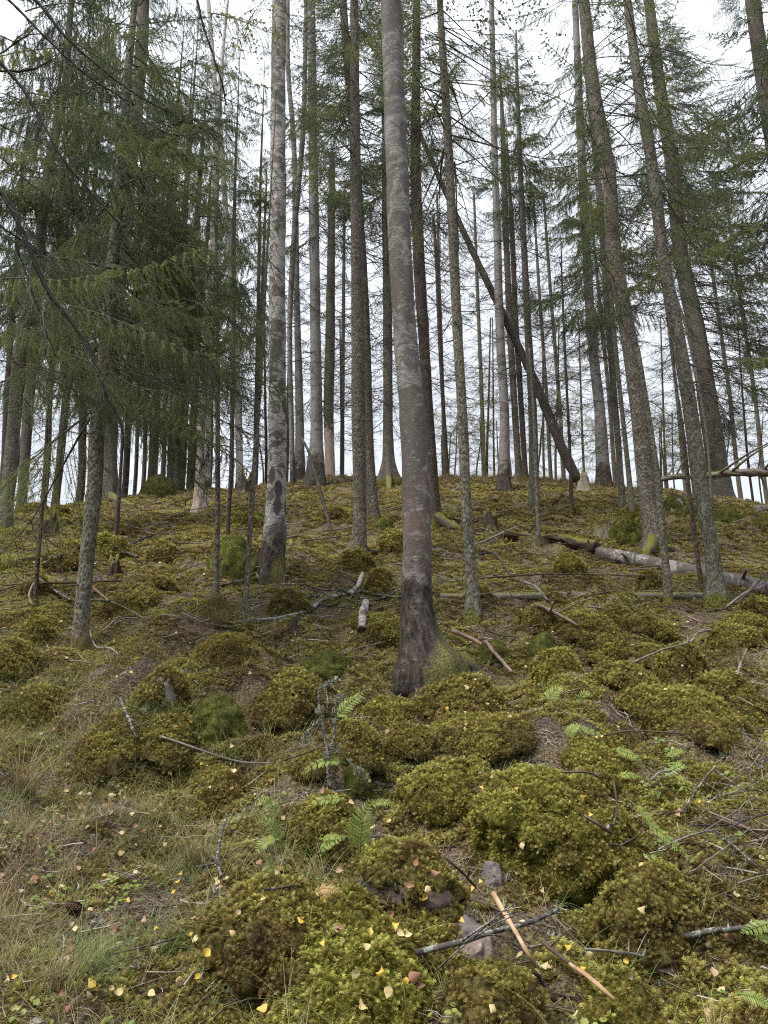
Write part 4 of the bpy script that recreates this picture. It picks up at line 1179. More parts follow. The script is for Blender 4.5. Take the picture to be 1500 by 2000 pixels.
tree('spruce_tree', 'left one of two close spruces rising from the pink grass', 'tree', 'spruce', (1014, 940),
     [(1013, 920, 13), (1003, 760, 13), (996, 640, 13), (988, 450, 12), (982, 250, 10)], (DEADALL(800, 350, 24, 1.5), LIVE('flat', 420, 20, 22, 1.6)), top=20)
tree('spruce_tree', 'right one of two close spruces rising from the pink grass', 'tree', 'spruce_red', (1026, 935),
     [(1025, 915, 11), (1016, 760, 11), (1008, 640, 11), (1000, 450, 10)], (DEADALL(800, 400, 18, 1.4),), top=17)
tree('spruce_tree', 'slender grey spruce with a dense dark crown, a thin stem crossing its foot', 'tree', 'spruce_lichen', (1043, 990),
     [(1043, 950, 19), (1040, 800, 17), (1031, 640, 14), (1022, 450, 12), (1015, 300, 10), (1010, 160, 7), (1008, 60, 3)],
     (DEADALL(820, 330, 34, 1.3), LIVE('comb', 400, 50, 70, 1.5, 22)), top=15.5, fh=.3)
tree('sapling', 'thin bare stem in front of the slender grey spruce', 'tree', 'spruce_lichen', (1053, 1066),
     [(1052, 1040, 9), (1046, 900, 8), (1042, 800, 6), (1034, 680, 4)], (DEADALL(900, 700, 8, .5),), snag=True, fh=.1)
tree('sapling', 'thin reddish sapling standing before the leaning dead trunk', 'tree', 'spruce_red', (1116, 1003),
     [(1116, 980, 8), (1113, 880, 6), (1106, 740, 5), (1098, 560, 4), (1096, 480, 2)], (DEADALL(850, 500, 22, 1.0, 5),), snag=True, fh=.15)
tree('birch_tree', 'tall trunk with a dark rugged foot right of the pale stump', 'tree', 'birch_far', (1180, 952),
     [(1178, 925, 27), (1171, 800, 21), (1160, 700, 19), (1154, 640, 18), (1146, 500, 17), (1137, 333, 16), (1123, 0, 12)],
     (DEADALL(760, 250, 22, 1.6), LIVE('comb', 640, 120, 44, 1.7, 20)), fh=.5, flare=.3)
tree('spruce_tree', 'left stem of a thin pair rising behind the heart shaped boulder', 'tree', 'spruce_lichen', (1215, 1004),
     [(1215, 970, 12), (1206, 850, 12), (1189, 640, 13), (1178, 480, 12), (1165, 333, 10), (1145, 150, 7)],
     (DEADALL(800, 500, 14, 1.1), LIVE('comb', 660, 80, 40, 1.4, 18)), top=15)
tree('spruce_tree', 'right mossy stem of a thin pair rising behind the heart shaped boulder', 'tree', 'spruce_lichen', (1236, 1010),
     [(1234, 985, 11), (1220, 850, 9), (1204, 700, 9), (1192, 560, 8), (1180, 430, 7)], (DEADALL(850, 500, 14, 1.), LIVE('flat', 560, 200, 16, 1.2)), top=13)
tree('spruce_tree', 'thick leaning spruce above the fallen birch log, bright moss on its foot', 'tree', 'spruce', (1277, 1078),
     [(1275, 1040, 36), (1266, 990, 33), (1248, 800, 33), (1225, 640, 30), (1200, 500, 28), (1188, 333, 27), (1158, 167, 25), (1140, 0, 21)],
     (DEADALL(850, 150, 46, 1.5), LIVE('tip', 640, -300, 46, 1.9, 12)), fh=.22, flare=.5, roots=((1322, 1078, 24, 10), (1262, 1082, 26, 12)))
tree('spruce_tree', 'thin lichen grey stem leaning along the right side of the thick leaning spruce', 'tree', 'spruce_lichen', (1306, 1182),
     [(1305, 1160, 17), (1298, 1080, 14), (1290, 1000, 13), (1283, 925, 12), (1265, 800, 10), (1246, 680, 8)], (DEADALL(1000, 700, 12, .6),), snag=True, fh=.1, flare=.35)
tree('spruce_tree', 'pale grey green leaning spruce standing in front of the fallen logs', 'tree', 'spruce_lichen', (1400, 1178),
     [(1398, 1150, 34), (1392, 1090, 28), (1372, 970, 28), (1348, 800, 27), (1321, 640, 25), (1295, 500, 23), (1275, 333, 22), (1247, 167, 19), (1225, 0, 16)],
     (DEADALL(800, 60, 46, 1.2), LIVE('tip', 420, -350, 30, 1.6, 12)), fh=.16, flare=.55, top=16)
tree('sapling', 'dead reddish stem just left of the pale grey green leaning spruce', 'tree', 'spruce_red', (1370, 1162),
     [(1369, 1140, 10), (1356, 1040, 9), (1347, 970, 9), (1336, 860, 7), (1326, 780, 4)], (), snag=True, fh=.05, flare=.15)
tree('spruce_tree', 'stoutest spruce on the crest at the right, moss skirting its base', 'tree', 'spruce', (1405, 962),
     [(1404, 940, 41), (1385, 800, 36), (1359, 640, 33), (1330, 500, 28), (1314, 333, 26), (1288, 167, 23), (1267, 0, 19)],
     (DEADALL(900, 300, 60, 2.4, 10), LIVE('tip', 760, 0, 70, 3.4, 12, -80, 60), LIVE('flat', 500, -60, 40, 3.0, 14)), fh=.6, flare=.35, roots=((1440, 968, 20, 8), (1385, 968, 20, 8)))
tree('sapling', 'whip thin stem in front of the stoutest spruce', 'tree', 'spruce_lichen', (1392, 985),
     [(1390, 970, 5), (1378, 830, 5), (1340, 640, 6), (1315, 560, 6), (1290, 400, 5), (1268, 230, 3)], (LIVE('tip', 560, 260, 12, .9),), snag=True, fh=.1)
tree('spruce_tree', 'dark spruce trunk entering at the upper right corner', 'tree', 'spruce', (1600, 1010),
     [(1590, 900, 34), (1555, 600, 32), (1518, 330, 30), (1483, 100, 28), (1470, 0, 27)], (DEADALL(700, 150, 30, 1.9), LIVE('flat', 480, -200, 40, 2.6, 16)), Y=17)
# --- left side
tree('spruce_tree', 'slender lichen grey spruce at the left, nearest of its side', 'tree', 'spruce_lichen', (156, 1268),
     [(157, 1235, 31), (170, 1090, 28), (185, 945, 29), (190, 830, 28), (203, 720, 26), (213, 600, 24), (226, 450, 22), (240, 280, 19), (252, 120, 15)],
     (DEADALL(800, 100, 30, 1.2), LIVE('comb', 820, -350, 56, 1.9, 26), LIVE('flat', 780, 100, 20, 1.9, 22, -60, 60)), fh=.12, flare=.28, top=13)
tree('spruce_tree', 'stout spruce behind the slender lichen grey one, mossy roots spread on the crest', 'tree', 'spruce', (213, 982),
     [(214, 940, 28), (216, 860, 26), (222, 700, 26), (236, 500, 27), (253, 333, 26), (276, 100, 24), (281, 0, 21)],
     (DEADALL(820, 200, 36, 2.0), LIVE('comb', 740, -120, 52, 2.9, 24), LIVE('flat', 600, -60, 20, 3.0, 18, -60, 60)), fh=.5, flare=.5, roots=((180, 985, 20, 8), (250, 985, 20, 8)))
tree('spruce_tree', 'grey spruce at the left edge with a lichened lower trunk', 'tree', 'spruce_lichen', (10, 1036),
     [(12, 1000, 26), (25, 850, 25), (39, 700, 26), (52, 620, 23), (72, 520, 20), (95, 333, 18), (127, 167, 14), (140, 0, 11)],
     (DEADALL(820, 150, 34, 1.6), LIVE('comb', 660, -120, 70, 2.4, 22)), fh=.25, flare=.3, top=24)
tree('spruce_tree', 'spruce just right of the left edge spruce with a thin dark stem across it', 'tree', 'spruce', (44, 978),
     [(45, 950, 19), (55, 800, 20), (63, 700, 19), (74, 560, 17), (88, 400, 14)], (DEADALL(820, 300, 24, 1.8), LIVE('comb', 600, -40, 56, 2.6, 22)), top=26)
tree('sapling', 'thin dark dead stem leaning between the two left edge spruces', 'tree', 'spruce_dark', (24, 1000),
     [(28, 950, 6), (40, 870, 7), (62, 750, 6), (75, 640, 3)], (), snag=True, fh=.1)
tree('spruce_tree', 'narrow spruce beyond the crest in the gap at the left', 'tree', 'spruce', (110, 968),
     [(112, 950, 15), (124, 830, 15), (138, 680, 13), (150, 500, 11)], (DEADALL(850, 500, 20, 1.8), LIVE('comb', 660, -40, 56, 2.6, 22)), Y=29, top=28)
tree('spruce_tree', 'dark narrow trunk on the mossy crest just left of the nearest left spruce', 'tree', 'spruce_dark', (158, 955),
     [(160, 930, 15), (161, 850, 15), (166, 700, 14), (174, 500, 12)], (DEADALL(850, 500, 16, 1.6), LIVE('comb', 640, -40, 50, 2.6, 22)), Y=28, top=28)
tree('sapling', 'thin reddish dead sapling with bare twigs at the left', 'tree', 'spruce_red', (70, 1185),
     [(70, 1150, 9), (80, 1020, 8), (87, 920, 7), (93, 800, 5), (98, 700, 3)], (DEADALL(1130, 750, 26, .8, 2),), snag=True, fh=.05)
tree('sapling', 'thin dark dead sapling right of the nearest left spruce', 'tree', 'spruce_red', (226, 1075),
     [(227, 1050, 9), (233, 960, 8), (238, 880, 6), (240, 820, 4)], (DEADALL(1000, 830, 10, .6, 5),), snag=True, fh=.05)
tree('dead_tree', 'pale barkless dead trunk with woodpecker holes and a splayed foot', 'tree', 'bare', (391, 998),
     [(391, 975, 22), (390, 930, 18), (392, 850, 17), (400, 700, 17), (404, 600, 15), (408, 530, 12), (411, 470, 6)], (DEADALL(800, 500, 10, .9),), snag=True, fh=.28, flare=.55, lobes=7, rough=.09)
tree('birch_tree', 'white birch behind the barkless trunk, forking high up', 'tree', 'birch_pale', (468, 945),
     [(468, 900, 14), (463, 760, 14), (452, 560, 12), (440, 400, 11), (432, 280, 10), (418, 140, 9), (407, 0, 8)], (LIVE('birch', 420, -60, 26, 2.6), DEADALL(600, 300, 10, 1.4)), top=22)
tree('birch_tree', 'thin white birch leaning to the right beside the forking one', 'tree', 'birch_pale', (405, 950),
     [(408, 800, 11), (413, 560, 10), (420, 300, 10), (436, 90, 7), (445, 0, 5)], (LIVE('birch', 360, -40, 18, 2.2),), Y=27, top=22)
tree('sapling', 'thin lichen grey stem left of the vivid green boulder', 'tree', 'spruce_lichen', (423, 1168),
     [(423, 1150, 12), (425, 1000, 10), (425, 900, 10), (425, 640, 7), (422, 480, 6)], (DEADALL(950, 550, 18, .9), LIVE('comb', 620, 200, 24, 1.1, 22)), top=9, fh=.08)
tree('sapling', 'thin dark stem behind the vivid green boulder', 'tree', 'spruce_dark', (445, 1056),
     [(445, 1035, 8), (452, 900, 8), (455, 760, 7), (456, 600, 6), (454, 480, 5)], (DEADALL(950, 550, 20, 1.0), LIVE('comb', 640, 220, 24, 1.3, 24)), top=10, fh=.08)
tree('sapling', 'thin stem standing in front of the vivid green boulder', 'tree', 'spruce_lichen', (477, 1232),
     [(478, 1210, 11), (484, 1110, 10), (492, 980, 10), (501, 850, 9), (511, 700, 7), (518, 560, 6)], (DEADALL(1000, 350, 26, .7), LIVE('tip', 520, 150, 12, .9)), top=7.5, fh=.06)
tree('birch_tree', 'forked grey trunk just right of the birch with black scars', 'tree', 'birch_far', (586, 932),
     [(586, 900, 19), (584, 750, 15), (580, 600, 12), (577, 420, 12), (576, 340, 11), (572, 250, 10), (563, 140, 9), (562, 0, 8)], (DEADALL(760, 200, 16, 1.4), LIVE('birch', 250, -60, 12, 2.)), fh=.45, flare=.5)
tree('birch_tree', 'slender trunk meeting the forked grey trunk on its right', 'tree', 'birch_far', (572, 938),
     [(570, 860, 10), (566, 640, 10), (574, 470, 11), (584, 350, 11), (593, 240, 10), (598, 0, 8)], (DEADALL(700, 200, 14, 1.4),), Y=25)
tree('birch_tree', 'mossy dark footed grey trunk left of the pink barkless trunk', 'tree', 'birch_far', (617, 945),
     [(617, 915, 32), (618, 860, 25), (618, 800, 23), (616, 640, 21), (612, 333, 19), (608, 0, 15)], (DEADALL(800, 150, 36, 1.8), LIVE('tip', 460, -40, 40, 2.3)), fh=.5, flare=.4)
tree('dead_tree', 'dead trunk with pink bare wood low down and shaggy bark above', 'tree', 'half_bare', (645, 922),
     [(644, 895, 20), (642, 800, 20), (644, 700, 20), (645, 640, 19), (647, 480, 15), (649, 300, 11)], (DEADALL(760, 300, 24, 1.3),), snag=True, fh=.3, flare=.25)
tree('sapling', 'thin dead sapling leaning to the left below the mossy grey trunk', 'tree', 'dead_twig', (646, 1042),
     [(640, 1010, 7), (627, 965, 7), (606, 890, 6), (590, 856, 4)], (DEADALL(1000, 880, 6, .6),), snag=True, fh=.05)
for k, (bx, w, lx, Yk, tx) in enumerate(((452, 9, 4, 29, 'just left of the forking white birch foot'), (498, 9, 6, 30, 'between the forking white birch and the scarred birch'), (345, 9, 10, 27, 'between the shaggy boulder and the barkless snag'))):
    tree('spruce_tree', 'slender green hung spruce on the crest ' + tx, 'tree', 'spruce', (bx, 950),
         [(bx, 930, w), (bx + lx * .5, 780, w * .95), (bx + lx * 1.2, 560, w * .8), (bx + lx * 1.8, 350, w * .6)],
         (DEADALL(850, 550, 14, 1.4), LIVE('comb', 660, -40, 40, 2.0, 24)), group='distant spruces beyond the crest', Y=Yk, top=25)
DN = ('second right of the stout left spruce', 'third right of the stout left spruce', 'directly left of the shaggy boulder', 'directly behind the shaggy boulder', 'right of the shaggy boulder', 'its dark flared foot left of the barkless snag', 'behind the left edge spruce',
      'behind the thin red sapling', 'first right of the stout left spruce', 'thin and far behind the shaggy boulder', 'behind the nearest left spruce', 'just right of the barkless snag')
for k, (bx, w, lx, Yk, barkk) in enumerate(((265, 8, 10, 31, 'spruce'), (281, 9, 8, 33, 'spruce'), (298, 19, 14, 29, 'spruce'), (334, 17, 12, 30, 'spruce_lichen'),
        (354, 17, 14, 31, 'spruce'), (375, 20, 16, 28.5, 'spruce_dark'), (6, 12, 14, 31, 'spruce_red'), (92, 10, 12, 33, 'spruce'), (246, 13, 12, 30, 'spruce_red'), (318, 10, 10, 36, 'spruce'), (190, 10, 12, 34, 'spruce'), (410, 9, 6, 33, 'spruce'))):
    tree('spruce_tree', 'distant %s spruce beyond the crest, %s' % (('slim', 'thick')[w > 12], DN[k]), 'tree', barkk, (bx, 950),
         [(bx, 930, w), (bx + lx * .5, 780, w * .95), (bx + lx * 1.6, 560, w * .8), (bx + lx * 2.6, 350, w * .6)],
         (DEADALL(850, 600, 10, 1.6), LIVE('comb', 740, -40, 30, 2.5, 22)), group='distant spruces beyond the crest', Y=Yk + 2, top=27 + (k % 4))
DY = ('right of the slim speckled spruce', 'left of the grey crest birch', 'touching the grey crest birch', 'right of the slender grey spruce', 'behind the leaning dead trunk', 'right of the thickest birch', 'behind the double spruce trunk', 'right of the pink barkless trunk', 'behind the pale stump', 'behind the thick leaning spruce', 'right of the stoutest spruce', 'left of the scarred birch')
for k, (bx, w, tx, Yk) in enumerate(((905, 5, 902, 32), (951, 5, 958, 33), (965, 4, 962, 34), (1062, 5, 1060, 34), (1085, 5, 1092, 32), (840, 6, 836, 33), (720, 6, 716, 34), (668, 5, 664, 33), (1140, 5, 1130, 35), (1300, 5, 1290, 33), (1462, 5, 1440, 32), (520, 6, 516, 33))):
    tree('sapling', 'thin young tree beyond the crest, sparse pale leaves, %s' % DY[k], 'tree', 'spruce_red', (bx, 935),
         [(bx, 910, w), ((bx + tx) / 2, 780, w * .8), (tx, 620, w * .5)], (DEADALL(850, 640, 12, 1.1, 0), LIVE('yellow' if k % 3 else 'birch', 880, 600, 12 if k % 2 else 18, 1.3, -10)),
         group='young trees beyond the crest', Y=Yk, top=8 + k % 3, fh=.2)

FD = ('between the scarred birch and the mossy grey trunk', 'between the pink barkless trunk and the straight brown spruce', 'right of the moss skirted spruce', 'between the thickest birch and the slim speckled spruce', 'between the slim speckled spruce and the grey crest birch',
      'right of the two close spruces', 'between the slender grey spruce and the tall dark footed trunk', 'right of the tall dark footed trunk', 'between the thin stem pair and the leaning spruces', 'behind the stoutest spruce', 'at the right edge behind the propped trunk', 'left of the scarred birch')
for k, (bx, w, lx, Yk) in enumerate(((560, 8, 6, 36), (668, 9, 2, 34), (790, 9, 0, 37), (868, 8, -6, 38), (945, 9, -8, 36), (1075, 8, -14, 36), (1100, 9, -16, 40), (1200, 9, -20, 37), (1335, 8, -24, 36), (1440, 9, -28, 38), (1490, 9, -30, 35), (500, 9, 8, 34))):
    tree('spruce_tree', 'faint slender spruce ' + FD[k], 'tree', 'spruce' if k % 2 else 'spruce_lichen', (bx, 945),
         [(bx, 920, w), (bx + lx * .5, 780, w * .9), (bx + lx * 1.6, 560, w * .75), (bx + lx * 2.4, 380, w * .5)],
         (DEADALL(880, 450, 22, 1.6), LIVE('tip', 640, 100, 16, 1.7, 12), LIVE('flat', 420, 60, 10, 1.8, 14)), group='distant spruces beyond the crest', Y=Yk, top=19 + (k % 4))

r8 = np.random.default_rng(5)
for k in range(26):
    bx = r8.uniform(500, 1490); Yk = r8.uniform(27.5, 33); tx = bx + r8.uniform(-14, 14)
    tree('sapling', beside(bx, 935, ('low yellow green leafy sapling on the crest', 'bare twiggy brush stem on the crest', 'low green leafy sapling on the crest')[k % 3]), 'tree', 'dead_twig', (bx, 945),
         [(bx, 925, 3.2), ((bx + tx) / 2, 880, 2.6), (tx, r8.uniform(800, 850), 1.6)],
         ((('yellow', 'dead', 'birch')[k % 3], 925, 815, 9 if k % 3 != 1 else 9, .8 if k % 3 != 1 else 1.1, 0, 360, -25),), group='saplings and brush along the crest', Y=Yk, snag=True, fh=.1)

# --- the near tree outside the left edge whose boughs reach in
def near_boughs():
    Y0 = 4.6
    B = np.array([-4.3, 5.3, float(H(-4.3, 5.3))])
    root = link('spruce_tree', None, None, tuple(B))
    tag(root, 'near spruce whose dark bare lichen flecked boughs sweep across the upper left', 'tree', 'trees on the slope')
    P = np.stack([np.full(9, B[0]) + np.linspace(0, .3, 9), np.full(9, B[1]), B[2] - .3 + np.linspace(0, 13, 9)], -1)
    link('trunk', tube_mesh('trunk', spline(P, 60), np.linspace(.17, .03, 60), 20, M['spruce'], None, 5, B), root)
    BO = [([(-60, 320), (0, 375), (50, 470), (90, 562), (150, 640), (185, 712), (215, 785), (237, 835), (236, 905)], 13, 4, 4.4),
          ([(-60, 60), (40, 170), (110, 290), (190, 390), (270, 470), (334, 512)], 8, 2.5, 4.8),
          ([(-40, -60), (70, 0), (130, 72), (255, 176), (338, 222)], 8, 2.2, 5.0),
          ([(-20, -40), (60, 42), (160, 140), (235, 186), (300, 246), (362, 262), (442, 236)], 6, 1.6, 5.2),
          ([(-60, 395), (30, 462), (90, 500), (132, 521)], 5, 2, 4.5),
          ([(-60, 250), (60, 362), (180, 450), (270, 505), (350, 566)], 4, 1.2, 5.0),
          ([(30, 480), (70, 590), (110, 690), (150, 730)], 4, 1.3, 4.5),
          ([(380, -30), (400, 60), (430, 150), (441, 202)], 5, 3, 5.4),
          ([(-40, 130), (60, 70), (130, 95)], 4, 1.2, 5.0), ([(-30, 140), (50, 132), (106, 110)], 5, 2.5, 5.0)]
    for pts, w0, w1, Yb in BO:
        C = spline(np.array([at(x, y, Yb + .25 * i / len(pts)) for i, (x, y) in enumerate(pts)]), 40)
        C = C + np.cumsum(rng.normal(0, .0025, C.shape), axis=0)
        kf = depth(C[20]) / F / 2
        rad = np.linspace(w0, w1, 40) * kf
        mb = MB(); V, Q, b = tube(C, rad, 8, lambda th, s: 1 + .22 * np.sin(s * 37 + th * 2) * np.sin(s * 11), False, w0); mb.add(V, Q, b)
        bo = link('bough', mesh('bough', np.concatenate(mb.V) - B, np.concatenate(mb.Q), M['dark_bough'], True, {'bark': ('FLOAT_VECTOR', np.concatenate(mb.B))}), root)
        for k in range(int(16 if w0 > 5 else 9)):
            i = rng.integers(4, 39); T = C[min(39, i + 1)] - C[i - 1]; T /= np.linalg.norm(T)
            ml = BR['dead'][rng.integers(6)]; s = rng.uniform(.12, .42)
            v = Vector(T + rng.normal(0, .55, 3)); v.z -= .2
            q = v.to_track_quat('X', 'Z').to_euler()
            link('twig', ml, bo, tuple(C[i] - B), tuple(q), (s, s, s))
        n = 16 if w0 > 5 else 6
        i = rng.integers(3, 39, n); PP = C[i] + rng.normal(0, .006, (n, 3)) - B
        N = rng.normal(0, 1, (n, 3)); N /= np.linalg.norm(N, axis=1, keepdims=True)
        o = scatter('lichen', 'lichen', PP, eulers(N, rng.uniform(0, 6, n)), rng.uniform(.5, 1.1, n), rng.uniform(0, .5, n), bo)
        tag(o, None, None, None, 'stuff')
    cr = link('crown', None, root)
    # needle bearing sprays hanging in front of the left side
    for k, (x, y, Yb, az, s) in enumerate(((60, 560, 5.4, -20, .62), (130, 590, 5.6, 10, .7), (230, 620, 5.8, 0, .75), (300, 650, 6.0, 20, .62), (90, 660, 5.4, 30, .6), (200, 700, 5.8, -15, .7), (300, 740, 6.0, 0, .6),
            (150, 760, 5.6, 15, .5), (20, 480, 5.2, 20, .6), (250, 560, 6.2, -25, .7), (20, 620, 5.2, 0, .55), (330, 600, 6.4, 10, .55), (60, 720, 5.4, 0, .5), (380, 480, 6.6, 10, .5), (120, 200, 6, 0, .6), (200, 100, 6.2, 15, .6), (300, 60, 6.4, -10, .6), (40, 60, 6, 10, .7), (120, 40, 6.4, -20, .7), (60, 260, 5.8, 20, .6), (180, 330, 6.2, -10, .7), (420, 120, 7, 10, .6), (460, 40, 7, 0, .6), (250, 240, 6.6, 0, .6), (380, 360, 7, 15, .6), (440, 430, 7.2, -10, .6), (410, 600, 7.2, 10, .55), (260, 790, 6.2, 10, .5), (350, 700, 6.8, 0, .5))):
        p = at(x, y, Yb)
        link('branch', BR['comb'][k % 4], cr, tuple(p - np.array([.55 * s, 0, -.08]) - B), (rng.uniform(-.3, .3), R(rng.uniform(2, 22)), R(az)), (s, s, s))
near_boughs()

# ------------------------------------------------------------------ the leaning dead trunk, stumps and logs
def log(name, label, cat, mat, pts, w0, w1, lift=0., segs=16, Ys=None, group=None, knots=0, rough=.10, broken=False):
    """pts pixels; lies on the ground unless Ys gives distances"""
    _seed[0] += 1; sd = _seed[0]; r0 = np.random.default_rng(sd)
    if Ys is None:
        P = np.array([gp(x, y) if name == 'fallen_log' else top_of(x, y)[0] for x, y in pts])
    else:
        P = np.array([at(x, y, Yk) for (x, y), Yk in zip(pts, Ys)])
    k0 = depth(P[0]) / F / 2; k1 = depth(P[-1]) / F / 2
    n = int(np.clip(np.linalg.norm(np.diff(P, axis=0), axis=1).sum() / .07, 8, 120))
    C = spline(P, n); r = np.linspace(w0 * k0, w1 * k1, n)
    if Ys is None:
        z = H(C[:, 0], C[:, 1]) if name == 'fallen_log' else np.array([surf_z(a, b) for a, b in C[:, :2]]); zs = z.copy()
        for _ in range(6): zs[1:-1] = (zs[:-2] + 2 * zs[1:-1] + zs[2:]) / 4
        if name == 'stick':
            pen = np.clip(z + r * .6 - C[:, 2], 0, None); zs = C[:, 2] + min(pen.max() * .55, .07)
            zs = np.maximum(zs, z - r * 1.2 - .015); z = zs - 1
        elif w0 > 10: zs = np.interp(np.linspace(0, 1, n), np.linspace(0, 1, 3), np.interp(np.linspace(0, 1, 3), np.linspace(0, 1, n), zs))
        C[:, 2] = (zs + np.clip(np.percentile(z - zs, 80), 0, .2)) if name == 'fallen_log' else np.maximum(zs, z - r * .5 - .02) + r * .55 + lift
    C = C + np.cumsum(r0.normal(0, .10, C.shape) * np.minimum(r[:, None], .03), axis=0) * (.8 if w0 < 12 else .15)
    B = C[n // 2].copy()
    root = link(name, None, None, tuple(B)); tag(root, label, cat, group)
    def disp(th, s):
        pn = np.stack(np.broadcast_arrays(np.cos(th) * 1.5 + sd, np.sin(th) * 1.5, s * 3.), -1)
        return 1 + rough * vnoise3(pn, 2) + rough * vnoise3(pn * 3.1, 4)
    body = 'stem' if w0 < 14 else 'trunk'
    link(body, tube_mesh(body, C, r, segs, M[mat], disp, sd, B), root)
    for k in range(knots):
        i = r0.integers(2, n - 2); T = C[i + 1] - C[i - 1]; T /= np.linalg.norm(T); d = r0.normal(0, 1, 3); d[2] = abs(d[2]) * .7; d -= T * (d @ T); d = d / np.linalg.norm(d) + T * .6
        l = r0.uniform(1.6, 3.6) * r[i] if w0 > 12 else r0.uniform(6, 22) * r[i]
        q = np.stack([C[i], C[i] + d * l * .5, C[i] + d * l + (0, 0, -.1 * l)])
        link('twig' if w0 < 14 else 'branch_stub', tube_mesh('twig', spline(q, 5), np.linspace(r[i] * (.45 if w0 < 14 else .22), r[i] * .12, 5), 6, M[mat], None, sd + k, B), root)
    return root, C, r, B

log('leaning_dead_trunk', 'dark dead trunk leaning far to the left, broken off above the pale stump', 'tree trunk', 'spruce_dark',
    [(1128, 938), (1098, 876), (1072, 812), (1046, 748), (1014, 680), (982, 613), (950, 547), (918, 480), (886, 410), (850, 330), (816, 250)], 20, 8, Ys=[23] * 11, segs=18, knots=9, group='fallen and leaning trunks')
log('fallen_log', 'long fallen birch log running down to the right edge, white bark curling', 'log', 'birch_log',
    [(1155, 1078), (1340, 1119), (1540, 1165)], 25, 46, segs=24, knots=4, lift=.05, group='fallen and leaning trunks')
log('fallen_log', 'dark decaying upper length of the fallen birch, crumbling bark', 'log', 'rotten', [(985, 1054), (1075, 1060), (1168, 1080)], 19, 25, segs=20, knots=6, lift=.02, group='fallen and leaning trunks', rough=.22)
log('fallen_log', 'weathered grey log lying level below the fallen birch, moss on its middle', 'log', 'old_log',
    [(860, 1168), (1120, 1160), (1385, 1166)], 17, 15, segs=18, knots=3, lift=.09, group='fallen and leaning trunks')
log('fallen_log', 'fallen trunk propped level on the crest at the right edge above the skyline', 'log', 'old_log',
    [(1275, 940), (1320, 931), (1380, 929), (1440, 922), (1560, 925)], 9, 17, Ys=[24.5, 24, 24, 24, 24], segs=16, knots=12, rough=.2, group='fallen and leaning trunks')
log('fallen_log', 'low mossy log lying at the left edge behind the thin red sapling', 'log', 'mossy_log', [(-10, 1105), (60, 1095), (120, 1080), (165, 1062)], 12, 9, knots=3, group='fallen and leaning trunks')
log('fallen_log', 'dark thin log on the crest between the snag and the shaggy boulder', 'log', 'dark_stick', [(238, 980), (310, 984), (385, 990)], 5, 4, knots=3, lift=.03, group='fallen and leaning trunks')
log('fallen_log', 'short pale log on the crest left of the scarred birch', 'log', 'old_log', [(470, 938), (510, 936), (545, 938)], 8, 8, group='fallen and leaning trunks')
log('fallen_branch', 'white birch branch with torn pink bark lying behind the thickest birch', 'branch', 'birch_white', [(475, 1218), (530, 1214), (575, 1208), (620, 1186), (670, 1168), (705, 1160)], 6, 8, knots=3, lift=.03, group='sticks behind the big birch')
log('fallen_branch', 'short white and black birch length lying end on below the crossing branch', 'branch', 'birch_white', [(705, 1243), (708, 1218), (714, 1186)], 16, 14, segs=14, lift=.04, group='sticks behind the big birch')
log('fallen_branch', 'white topped birch length pointing up the slope above the crossing branch', 'branch', 'birch_white', [(680, 1172), (700, 1150), (708, 1128)], 12, 8, segs=14, lift=.04, group='sticks behind the big birch')
log('fallen_branch', 'lichen grey branch lying from the mossy birch foot to the right', 'branch', 'lichen_stick', [(430, 1150), (500, 1138), (560, 1148), (620, 1160), (700, 1162), (785, 1176)], 5, 4, knots=6, lift=.04, group='sticks behind the big birch')
log('fallen_branch', 'second lichened branch under the first, ending at the big birch', 'branch', 'lichen_stick', [(560, 1172), (620, 1170), (690, 1172), (770, 1164), (800, 1150)], 5, 4, knots=4, lift=.03, group='sticks behind the big birch')

def stump(label, px, pt, pb, w, mat, jag=.3, group='stumps and root plates', lobes=5):
    _seed[0] += 1; sd = _seed[0]; r0 = np.random.default_rng(sd)
    B = gp(px, pb); d = depth(B); r = w * d / F / 2; h = max(at(px, pt, B[1])[2] - B[2], .1)
    root = link('stump', None, None, tuple(B)); tag(root, label, 'stump', group)
    P = np.stack([np.zeros(10), np.zeros(10), np.linspace(-.15, h, 10)], -1)
    V, Q, bk = tube(P, np.linspace(r, r * .85, 10), 28, lambda th, s: 1 + .55 * np.exp(-s / .25) * (1 + .6 * np.cos(lobes * th + sd)) + .06 * np.sin(th * 9 + sd), True, sd)
    topr = V[9 * 28:10 * 28]; th = np.linspace(0, 6.28, 28)
    topr[:, 2] += h * jag * (np.sin(3 * th + sd) * .5 + r0.uniform(-.5, .5, 28)); V[9 * 28:10 * 28] = topr
    V[-1, 2] -= h * .25
    link('wood', mesh('wood', V, quads_clean(Q), M[mat], True, {'bark': ('FLOAT_VECTOR', bk)}), root)
    for k in range(4):
        a = r0.uniform(0, 6.3); L = r * r0.uniform(2, 3.4)
        q = np.array([[math.cos(a) * r * .6, math.sin(a) * r * .6, h * .3], [math.cos(a) * r * 1.4, math.sin(a) * r * 1.4, 0], [math.cos(a) * L, math.sin(a) * L, 0]])
        for i in (1, 2): q[i, 2] = float(H(B[0] + q[i, 0], B[1] + q[i, 1])) - B[2] + (.03 if i == 1 else -.05)
        link('root', tube_mesh('root', spline(q, 8), np.linspace(r * .32, r * .12, 8), 8, M[mat], None, sd + k), root)
stump('pale greenish cut stump at the foot of the leaning dead trunk', 1140, 928, 962, 26, 'stump', .25)
stump('rotten dark stump with a mossy right side, above the fallen birch log', 958, 1003, 1033, 26, 'rotten', .6)
stump('dark root plate on the crest left of the scarred birch', 478, 936, 966, 30, 'rotten', .9)
